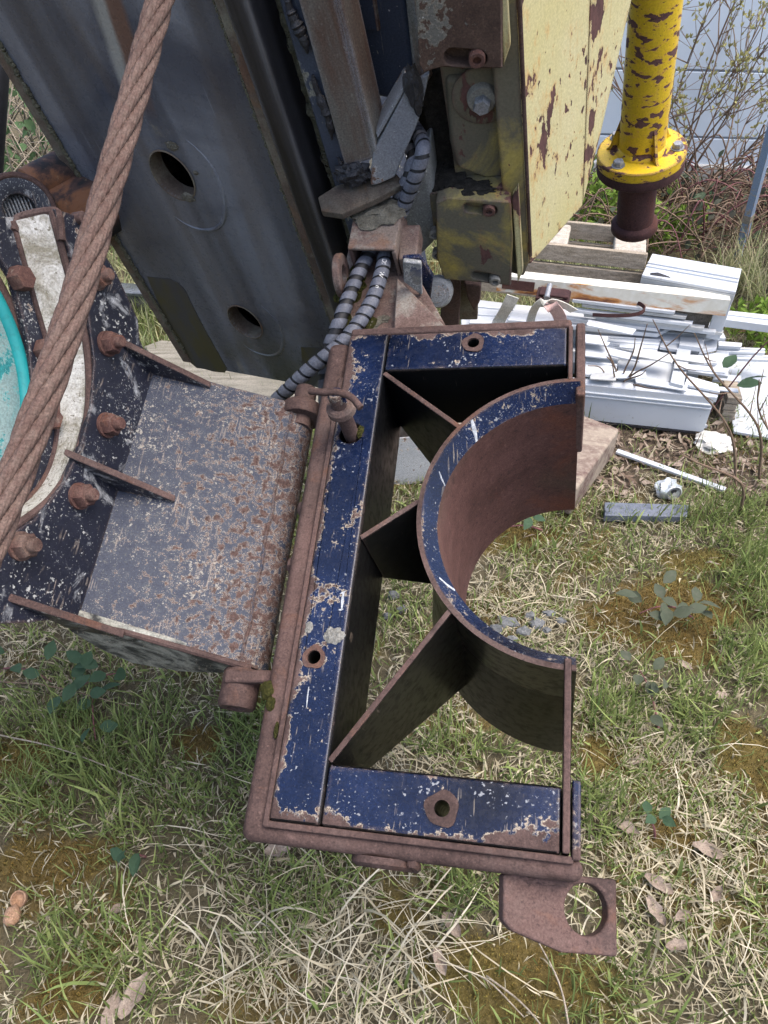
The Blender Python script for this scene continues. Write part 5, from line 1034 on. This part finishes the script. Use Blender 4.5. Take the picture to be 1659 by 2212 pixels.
GREEN = [(130, 1640, 260, 160), (160, 2090, 260, 140), (1500, 1120, 200, 50), (1600, 1250, 90, 120), (640, 1960, 110, 110), (560, 1560, 90, 110), (1000, 1960, 140, 60), (1260, 2140, 160, 90), (1290, 1760, 60, 80), (1330, 1550, 70, 60), (330, 640, 130, 120), (60, 350, 200, 200), (1600, 1400, 90, 90), (1500, 1560, 80, 80), (960, 1620, 130, 40), (740, 1850, 100, 90)]
DRY = [(650, 2080, 260, 170), (1450, 1900, 260, 200), (1200, 1330, 260, 130), (1560, 1750, 160, 120), (940, 1520, 120, 60), (1400, 1560, 150, 120), (800, 1700, 200, 90), (1560, 2060, 160, 140), (480, 1420, 160, 60)]
def reject(x, y, p): k = rng.random(len(x)) < p; return x[k], y[k]
# matted straw
x, y = scatter(230000, -1.7, 2.4, .12, 2.9); k = infront(x, y); x, y = x[k], y[k]; a, b, ms, sl = zone(x, y)
x, y = reject(x, y, np.clip(.27+.33*blob(x, y, DRY, .9)+.7*(b-.5), .05, 1)*(1-.86*ms)*(1-.88*sl)); n = len(x)
L = rng.gamma(5, .0086, n)*(.75+.35*blob(x, y, DRY, .9)); tone = rng.random((n, 1)); col = np.array([.38, .33, .22])*(1-tone)+np.array([.54, .49, .36])*tone; col *= (.6+.5*rng.random((n, 1)))
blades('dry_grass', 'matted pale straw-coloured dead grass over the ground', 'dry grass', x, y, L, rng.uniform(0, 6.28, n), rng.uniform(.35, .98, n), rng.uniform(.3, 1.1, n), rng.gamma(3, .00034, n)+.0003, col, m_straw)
# green grass
x, y = scatter(210000, -1.9, 2.5, .12, 3.2); k = infront(x, y); x, y = x[k], y[k]; a, b, ms, sl = zone(x, y)
x, y = reject(x, y, np.clip(.34+.7*blob(x, y, GREEN, .9)+1.7*(a-.52)+.7*(b-.5), .03, 1)*(1-.88*ms)*(1-.9*sl)); n = len(x)
L = rng.gamma(6, .0115, n)*(.75+.55*blob(x, y, GREEN, .9)); tone = rng.random((n, 1)); col = np.array([.14, .195, .060])*(1-tone)+np.array([.28, .33, .115])*tone; col *= (.6+.6*rng.random((n, 1)))
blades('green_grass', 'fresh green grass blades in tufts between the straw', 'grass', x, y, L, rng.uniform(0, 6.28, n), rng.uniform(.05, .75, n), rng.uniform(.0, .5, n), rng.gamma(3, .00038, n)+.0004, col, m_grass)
# moss: very short dense sprigs
x, y = scatter(260000, -1.6, 2.2, .15, 2.6); k = infront(x, y); x, y = x[k], y[k]; x, y = reject(x, y, np.clip(blob(x, y, MOSS)*.9+np.clip((vn2.f(x, y, 5)-.56)*4, 0, .35), 0, 1)); n = len(x)
tone = vn1.f(x, y, 3)[:, None]*1.2-.1+rng.normal(0, .15, (n, 1)); tone = np.clip(tone, 0, 1); col = (np.array([.17, .095, .025])*(1-tone)+np.array([.19, .165, .045])*tone)*(.5+.9*rng.random((n, 1)))
blades('moss_carpet', 'low brown and olive moss cushions between the grass', 'moss', x, y, rng.uniform(.006, .016, n), rng.uniform(0, 6.28, n), rng.uniform(0, .6, n), np.zeros(n), rng.uniform(.0006, .0012, n), col, m_straw)
# long bleached tussock blades near the camera
cs = [(700, 1905, 26), (860, 1990, 34), (560, 2010, 16), (650, 1760, 6), (880, 2120, 24), (420, 2000, 10), (740, 2150, 22), (1540, 2080, 18), (1500, 1890, 14), (1250, 1900, 12), (1600, 1800, 10), (300, 1800, 5), (540, 1840, 8), (1480, 1650, 10), (1300, 1400, 8), (1150, 1260, 8)]
X_, Y_, L_, A_ = [], [], [], []
for u, v, m_n in cs:
    c = WF.px(u, v)
    for i in range(int(m_n*(1.1 if u < 900 else .55))): X_.append(c[0]+rng.normal(0, .055)); Y_.append(c[1]+rng.normal(0, .05)); L_.append(rng.uniform(.09, .25)); A_.append(rng.normal(-1.2, 1.3))
n = len(X_); tone = rng.random((n, 1)); col = np.array([.48, .42, .29])*(1-tone)+np.array([.62, .57, .45])*tone
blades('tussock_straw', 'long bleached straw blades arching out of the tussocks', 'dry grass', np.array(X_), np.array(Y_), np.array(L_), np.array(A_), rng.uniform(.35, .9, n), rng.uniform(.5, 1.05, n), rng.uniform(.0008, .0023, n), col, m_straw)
# litter of small leaf scraps and twigs on the soil
x, y = scatter(9000, .3, 2.2, 1.5, 3.2); x, y = reject(x, y, blob(x, y, SOIL, .5)*.7+.02); n = len(x); tone = rng.random((n, 1)); col = (np.array([.16, .11, .08])*(1-tone)+np.array([.38, .31, .25])*tone)
blades('leaf_litter', 'scattered brown leaf scraps and twigs on the bare soil', 'leaf litter', x, y, rng.uniform(.015, .06, n), rng.uniform(0, 6.28, n), rng.uniform(.8, .99, n), rng.uniform(0, .3, n), rng.uniform(.001, .007, n), col, m_straw)
# far grass left of the mast and behind
x, y = scatter(26000, -2.6, 1.2, 2.7, 5.2); k = infront(x, y); x, y = x[k], y[k]; n = len(x); tone = rng.random((n, 1))**.7; col = (np.array([.13, .21, .05])*(1-tone)+np.array([.46, .44, .26])*tone)*(.6+.6*rng.random((n, 1)))
blades('far_grass', 'pale green rough grass behind the mast', 'grass', x, y, rng.uniform(.06, .17, n), rng.uniform(0, 6.28, n), rng.uniform(.1, .8, n), rng.uniform(0, .6, n), rng.uniform(.0015, .003, n), col, m_grass)
# ---- leaves, stems
def leaf3(p, d, up, L, wd, fold=.25):
    d = unit(d); s_ = unit(np.cross(up, d)+1e-9); n = np.cross(d, s_); V = []
    for t, w_ in ((0, .1), (.25, .8), (.55, 1.), (.82, .55), (1., .02)):
        c = p+d*L*t-n*L*.25*t*t; V += [c-s_*wd*w_+n*wd*w_*fold, c, c+s_*wd*w_+n*wd*w_*fold]
    F = [];
    for i in range(4): F += [[i*3, i*3+1, i*3+4, i*3+3], [i*3+1, i*3+2, i*3+5, i*3+4]]
    return V, F
def sprig(name, label, u, v, n, spread, mat, Lf, seed, h=.05, cat='bramble', stemlen=.16, ang=None):
    g = np.random.default_rng(seed); c = np.array([*WF.px(u, v, h*.5), .0]); t = thing(name, label, cat, WF, c, 'bramble sprigs in the grass')
    a = g.uniform(0, 6.28) if ang is None else ang; P = spline([c+np.array([math.cos(a)*stemlen*(k-.5), math.sin(a)*stemlen*(k-.5), .012+h*math.sin(math.pi*k*.8)]) for k in (0, .35, .7, 1)], 5); mk('stem', *tube(P, np.linspace(.003, .0015, len(P)), 6), m_redstem, t)
    for k in range(n):
        q = P[min(len(P)-1, int(len(P)*(k//3*3+1.5)/n))]; aa = g.uniform(0, 6.28); cen = q+np.array([math.cos(aa), math.sin(aa), 0])*spread*g.uniform(.1, .5)
        bb = aa+(k % 3-1)*1.0; d = np.array([math.cos(bb), math.sin(bb), g.uniform(.0, .8)]); mk('leaf', *leaf3(cen+np.array([0, 0, .02+.03*g.random()]), d, np.array([g.normal(0, .4), g.normal(0, .4)-.3, 1]), Lf*g.uniform(.8, 1.2), Lf*.33), mat, t, smooth=180)
sprig('bramble_sprig', 'dark purple-green bramble sprig in the grass right of the cradle', 1440, 1330, 15, .12, m_brambledk, .050, 1, .06)
sprig('bramble_sprig', 'flat bramble sprig in the grass right of the end plate', 1400, 1510, 7, .08, m_brambledk, .042, 2, .03)
sprig('bramble_sprig', 'bramble sprig in the grass under the lower edge of the jaw', 195, 1490, 10, .12, m_bramble, .048, 3, .04)
sprig('bramble_sprig', 'bramble leaves at the left edge under the jaw', 60, 1460, 5, .08, m_bramble, .045, 4, .04)
sprig('bramble_sprig', 'five-leaved bramble tip below the jaw\'s hinge side', 205, 1545, 5, .05, m_bramble, .045, 5, .02)
sprig('bramble_sprig', 'bramble leaves peeping out below the cradle bore', 1120, 1150, 6, .08, m_bramble, .045, 6, .04)
sprig('dock_plant', 'broad-leaved green seedling in the lower-left straw', 300, 1860, 4, .03, m_bramble, .040, 7, .03, 'seedling', .03)
sprig('dock_plant', 'broad-leaved green seedling right of the lifting lug', 1405, 1795, 4, .03, m_bramble, .034, 8, .03, 'seedling', .03)
sprig('bramble_sprig', 'dark leafy bramble shoot at the right edge before the white sheet', 1650, 830, 12, .16, m_bramble, .07, 9, .45, stemlen=.3)
def stems(t, base, n, Lr, spread, r0, mat, g, up=1.0, wob=.16, child=3, clen=.5, name='stem'):
    """branching twigs; returns tips"""
    tips = []; VF_ = []
    for k in range(n):
        a = g.uniform(0, 6.28); d = unit(np.array([math.cos(a)*spread, math.sin(a)*spread*.8, up])); P = [np.array(base)+g.normal(0, .015, 3)*(1, 1, 0)]; L = g.uniform(*Lr); m_n = 9
        for i in range(m_n): d = unit(d+g.normal(0, wob, 3)*(1, 1, .6)); P.append(P[-1]+d*L/m_n)
        P = np.array(P); mk(name, *tube(spline(P, 3), np.linspace(r0, r0*.35, len(spline(P, 3))), 5), mat, t, smooth=180); tips.append(P[-1])
        for c in range(child):
            i = g.integers(3, 9); q = P[i]; d2 = unit(unit(P[i]-P[i-1])+g.normal(0, .6, 3)); Q = [q]; L2 = L*clen*g.uniform(.4, 1)*(1-i/12)
            for j in range(5): d2 = unit(d2+g.normal(0, wob, 3)+np.array([0, 0, .06])); Q.append(Q[-1]+d2*L2/5); tips.append(Q[-1]) if j > 1 else None
            Q = np.array(Q); VF_.append(tube(Q, np.linspace(r0*.5, r0*.2, len(Q)), 4))
            for e in range(2):
                d3 = unit(d2+g.normal(0, .7, 3)); R_ = np.array([Q[3]+d3*L2*.35*s_ for s_ in (0, .5, 1)]); VF_.append(tube(R_, r0*.22, 4)); tips.append(R_[-1])
    if VF_: props(mk('twigs', *join(*VF_), mat, t, smooth=180), kind='stuff')
    return tips
g = np.random.default_rng(21)
shr = thing('budding_shrub', 'leafless shrub with opening buds against the pale wall behind the pipe', 'shrub', WF, np.array([*WF.px(1490, 470), 0]))
tips = []
for (u, v), n, Lr, sp_ in (((1440, 430), 7, (1.0, 1.7), .55), ((1500, 460), 6, (.8, 1.5), .7), ((1370, 440), 5, (.9, 1.5), .4)):
    tips += stems(shr, np.array([*WF.px(u, v), 0]), n, Lr, sp_, .006, m_twig, g, 1., .13, 8, .7)
LB = []
for p in tips:
    for k in range(3): LB.append(leaf3(p, g.normal(0, .5, 3)+np.array([0, 0, .7]), g.normal(0, 1, 3), .024, .0055))
props(mk('buds', *join(*LB), m_bud, shr, smooth=180), kind='stuff')
sap = thing('bare_sapling', 'bare cut-back sapling with thin shoots in front of the white heap', 'sapling', WF, np.array([*WF.px(1338, 878), 0])); b0 = np.array([*WF.px(1338, 880), 0])
mk('stump', *tube([b0, b0+np.array([-.01, 0, .07]), b0+np.array([-.02, .0, .12])], [.016, .014, .012], 8), m_twig, sap)
for u, v, z in ((1292, 712, .42), (1372, 730, .40), (1398, 700, .55), (1310, 770, .35), (1450, 760, .45), (1270, 790, .25), (1430, 840, .30), (1395, 800, .36)):
    e = np.array([*WF.px(u, v, z), z]); s0 = b0+np.array([-.015, 0, .10]); P = spline([s0, s0+(e-s0)*.35+g.normal(0, .008, 3), s0+(e-s0)*.7+g.normal(0, .008, 3), e], 6); mk('shoot', *tube(P, np.linspace(.0042, .0013, len(P)), 6), m_twig, sap)
for (u, v), (u1, v1, z1), lb in (((1590, 1060), (1410, 690, .6), 'single bare arching shoot crossing the heap\'s right side'), ((1640, 1040), (1500, 720, .6), 'bare shoot leaning left in front of the white sheet'), ((1600, 1110), (1470, 980, .35), 'low bare shoot arching over the white strip'), ((1655, 1100), (1640, 820, .5), 'upright reddish shoot at the right edge')):
    s0 = np.array([*WF.px(u, v), 0]); e = np.array([*WF.px(u1, v1, z1), z1]); P = spline([s0, s0+(e-s0)*.3+np.array([.03, .0, .06]), s0+(e-s0)*.7+np.array([-.02, 0, .04]), e], 8); t = thing('bare_shoot', lb, 'shoot', WF, s0, 'bare shoots at right'); mk('stem', *tube(P, np.linspace(.0055, .0015, len(P)), 6), m_twig, t)
    VF_ = []
    for k in range(6): q = P[4+k*3]; d = unit(g.normal(0, 1, 3)+np.array([0, 0, .8])); VF_.append(tube([q, q+d*.04, q+d*.08+np.array([0, 0, .01])], [.0022, .0016, .0008], 5))
    props(mk('side_twigs', *join(*VF_), m_twig, t), kind='stuff')
# red-stemmed bramble thicket along the wall
g = np.random.default_rng(33); VF_ = []; VB = []; LV = []
for k in range(330):
    u = g.uniform(1290, 1760); v = g.uniform(425, 575); s0 = np.array([*WF.px(u, v), g.uniform(0, .12)]); a = g.uniform(0, 6.28); L = g.uniform(.25, .8); hh = g.uniform(.03, .24)
    e = s0+np.array([math.cos(a)*L, math.sin(a)*L*.5, g.uniform(-.05, .15)]); P = spline([s0, s0*.65+e*.35+np.array([0, 0, hh*.8]), s0*.3+e*.7+np.array([0, 0, hh]), e], 4); (VF_ if k % 4 == 0 else VB).append(tube(P, g.uniform(.0022, .0045), 4))
    if k % 2 == 0:
        for j in range(3): q = P[g.integers(2, len(P))]; LV.append(leaf3(q, g.normal(0, 1, 3), np.array([0, 0, 1.])+g.normal(0, .3, 3), .045, .016))
for nm, vv, mt, lb in (('bramble_thicket', VF_, m_redstem, 'tangle of red bramble stems at the foot of the pale wall'), ('twig_tangle', VB, m_twig, 'tangle of dead brown twigs among the red bramble stems'), ('bramble_foliage', LV, m_brambledk, 'sparse dull leaves in the bramble tangle by the wall')): props(mk(nm, *join(*vv), mt, None, smooth=180), lb, 'bramble', kind='stuff')
# feathery bright green plants by the pallet and among the brambles
def feather(label, u, v, rx, ry, h, n, seed):
    g = np.random.default_rng(seed); c = np.array([*WF.px(u, v), 0]); t = thing('green_plant', label, 'plant', WF, c); VF_ = []; LL = []
    for k in range(n):
        s0 = c+np.array([g.normal(0, rx), g.normal(0, ry), 0]); d = unit(g.normal(0, .35, 3)+np.array([0, 0, 1])); P = np.array([s0+d*h*s_ for s_ in np.linspace(0, 1, 6)])*1; VF_.append(tube(P, .0018, 4))
        for q in P[1:]:
            for j in range(4): LL.append(leaf3(q, g.normal(0, 1, 3)+np.array([0, 0, .5]), g.normal(0, 1, 3), .04, .007))
    props(mk('stems', *join(*VF_), m_fern, t), kind='stuff'); props(mk('leaves', *join(*LL), m_fern, t, smooth=180), kind='stuff')
feather('feathery bright green plant between the yellow housing and the pallet', 1268, 490, .14, .10, .30, 60, 5); feather('small yellow-green plant at the foot of the brambles', 1455, 535, .08, .05, .18, 24, 6)
feather('low green plant beside the posts at the right edge', 1640, 740, .10, .08, .16, 26, 7)
# ivy and bramble bank at the far upper left
g = np.random.default_rng(44); LL = []; VV = []
for k in range(2600):
    x = g.uniform(-4.6, -1.2); y = g.uniform(3.9, 5.6); z = abs(g.normal(0, .55))*(.5+.5*g.random()); LL.append(leaf3(np.array([x, y, z]), g.normal(0, 1, 3), np.array([0, -.5, 1.])+g.normal(0, .5, 3), g.uniform(.04, .075), g.uniform(.014, .026)))
for k in range(420):
    s0 = np.array([g.uniform(-4.6, -1.2), g.uniform(3.8, 5.4), 0]); d = unit(np.array([g.normal(0, .7), g.normal(0, .4), 1.])); L = g.uniform(.3, 1.5); VV.append(tube([s0, s0+d*L*.5+g.normal(0, .05, 3), s0+d*L+g.normal(0, .1, 3)+np.array([0, 0, -.1])], [.006, .004, .002], 4))
props(mk('ivy_bank', *join(*LL), m_ivy, None, smooth=180), 'bank of ivy and bramble leaves at the far upper left', 'ivy', kind='stuff'); props(mk('ivy_twigs', *join(*VV), m_timber, None, smooth=180), 'pale dead twigs standing in the ivy bank', 'twigs', kind='stuff')
# dry grass clump by the posts
n = 700; c = WF.px(1625, 640); tone = rng.random((n, 1)); blades('post_straw', 'pale dry grass clump around the leaning posts', 'dry grass', c[0]+rng.normal(0, .09, n), c[1]+rng.normal(0, .14, n), rng.uniform(.15, .4, n), rng.uniform(0, 6.28, n), rng.uniform(.1, .6, n), rng.uniform(.1, .6, n), rng.uniform(.001, .0025, n), np.array([.46, .40, .26])*(1-tone)+np.array([.16, .22, .07])*tone, m_straw)
# thin dry stalks standing and lying across the lower grass
for k, (u0, v0, u1, v1, z1, lb) in enumerate(((1050, 2110, 1250, 2330, .03, 'thin dry stalk crossing the brown moss below the lug'), (1230, 2230, 1140, 2000, .05, 'second dry stalk crossing the first below the lug'), (985, 2090, 1130, 2200, .02, 'short dry stalk lying left of the crossed stalks'), (0, 1590, 330, 1700, .03, 'long pale stalk lying in the grass at the left edge'), (0, 1475, 280, 1530, .06, 'dark bramble runner under the jaw'))):
    a, b = WF.px(u0, v0, .02), WF.px(u1, v1, z1); A_, B_ = np.array([*a, .025]), np.array([*b, z1+.01]); P = spline([A_, A_*.6+B_*.4+np.array([.01, .005, .012]), B_], 6)
    props(mk('dry_stalk', *tube(P, np.linspace(.0022, .0012, len(P)), 5), m_timber if k < 4 else m_twig, None, smooth=180), lb, 'stalk', 'stalks lying in the grass')
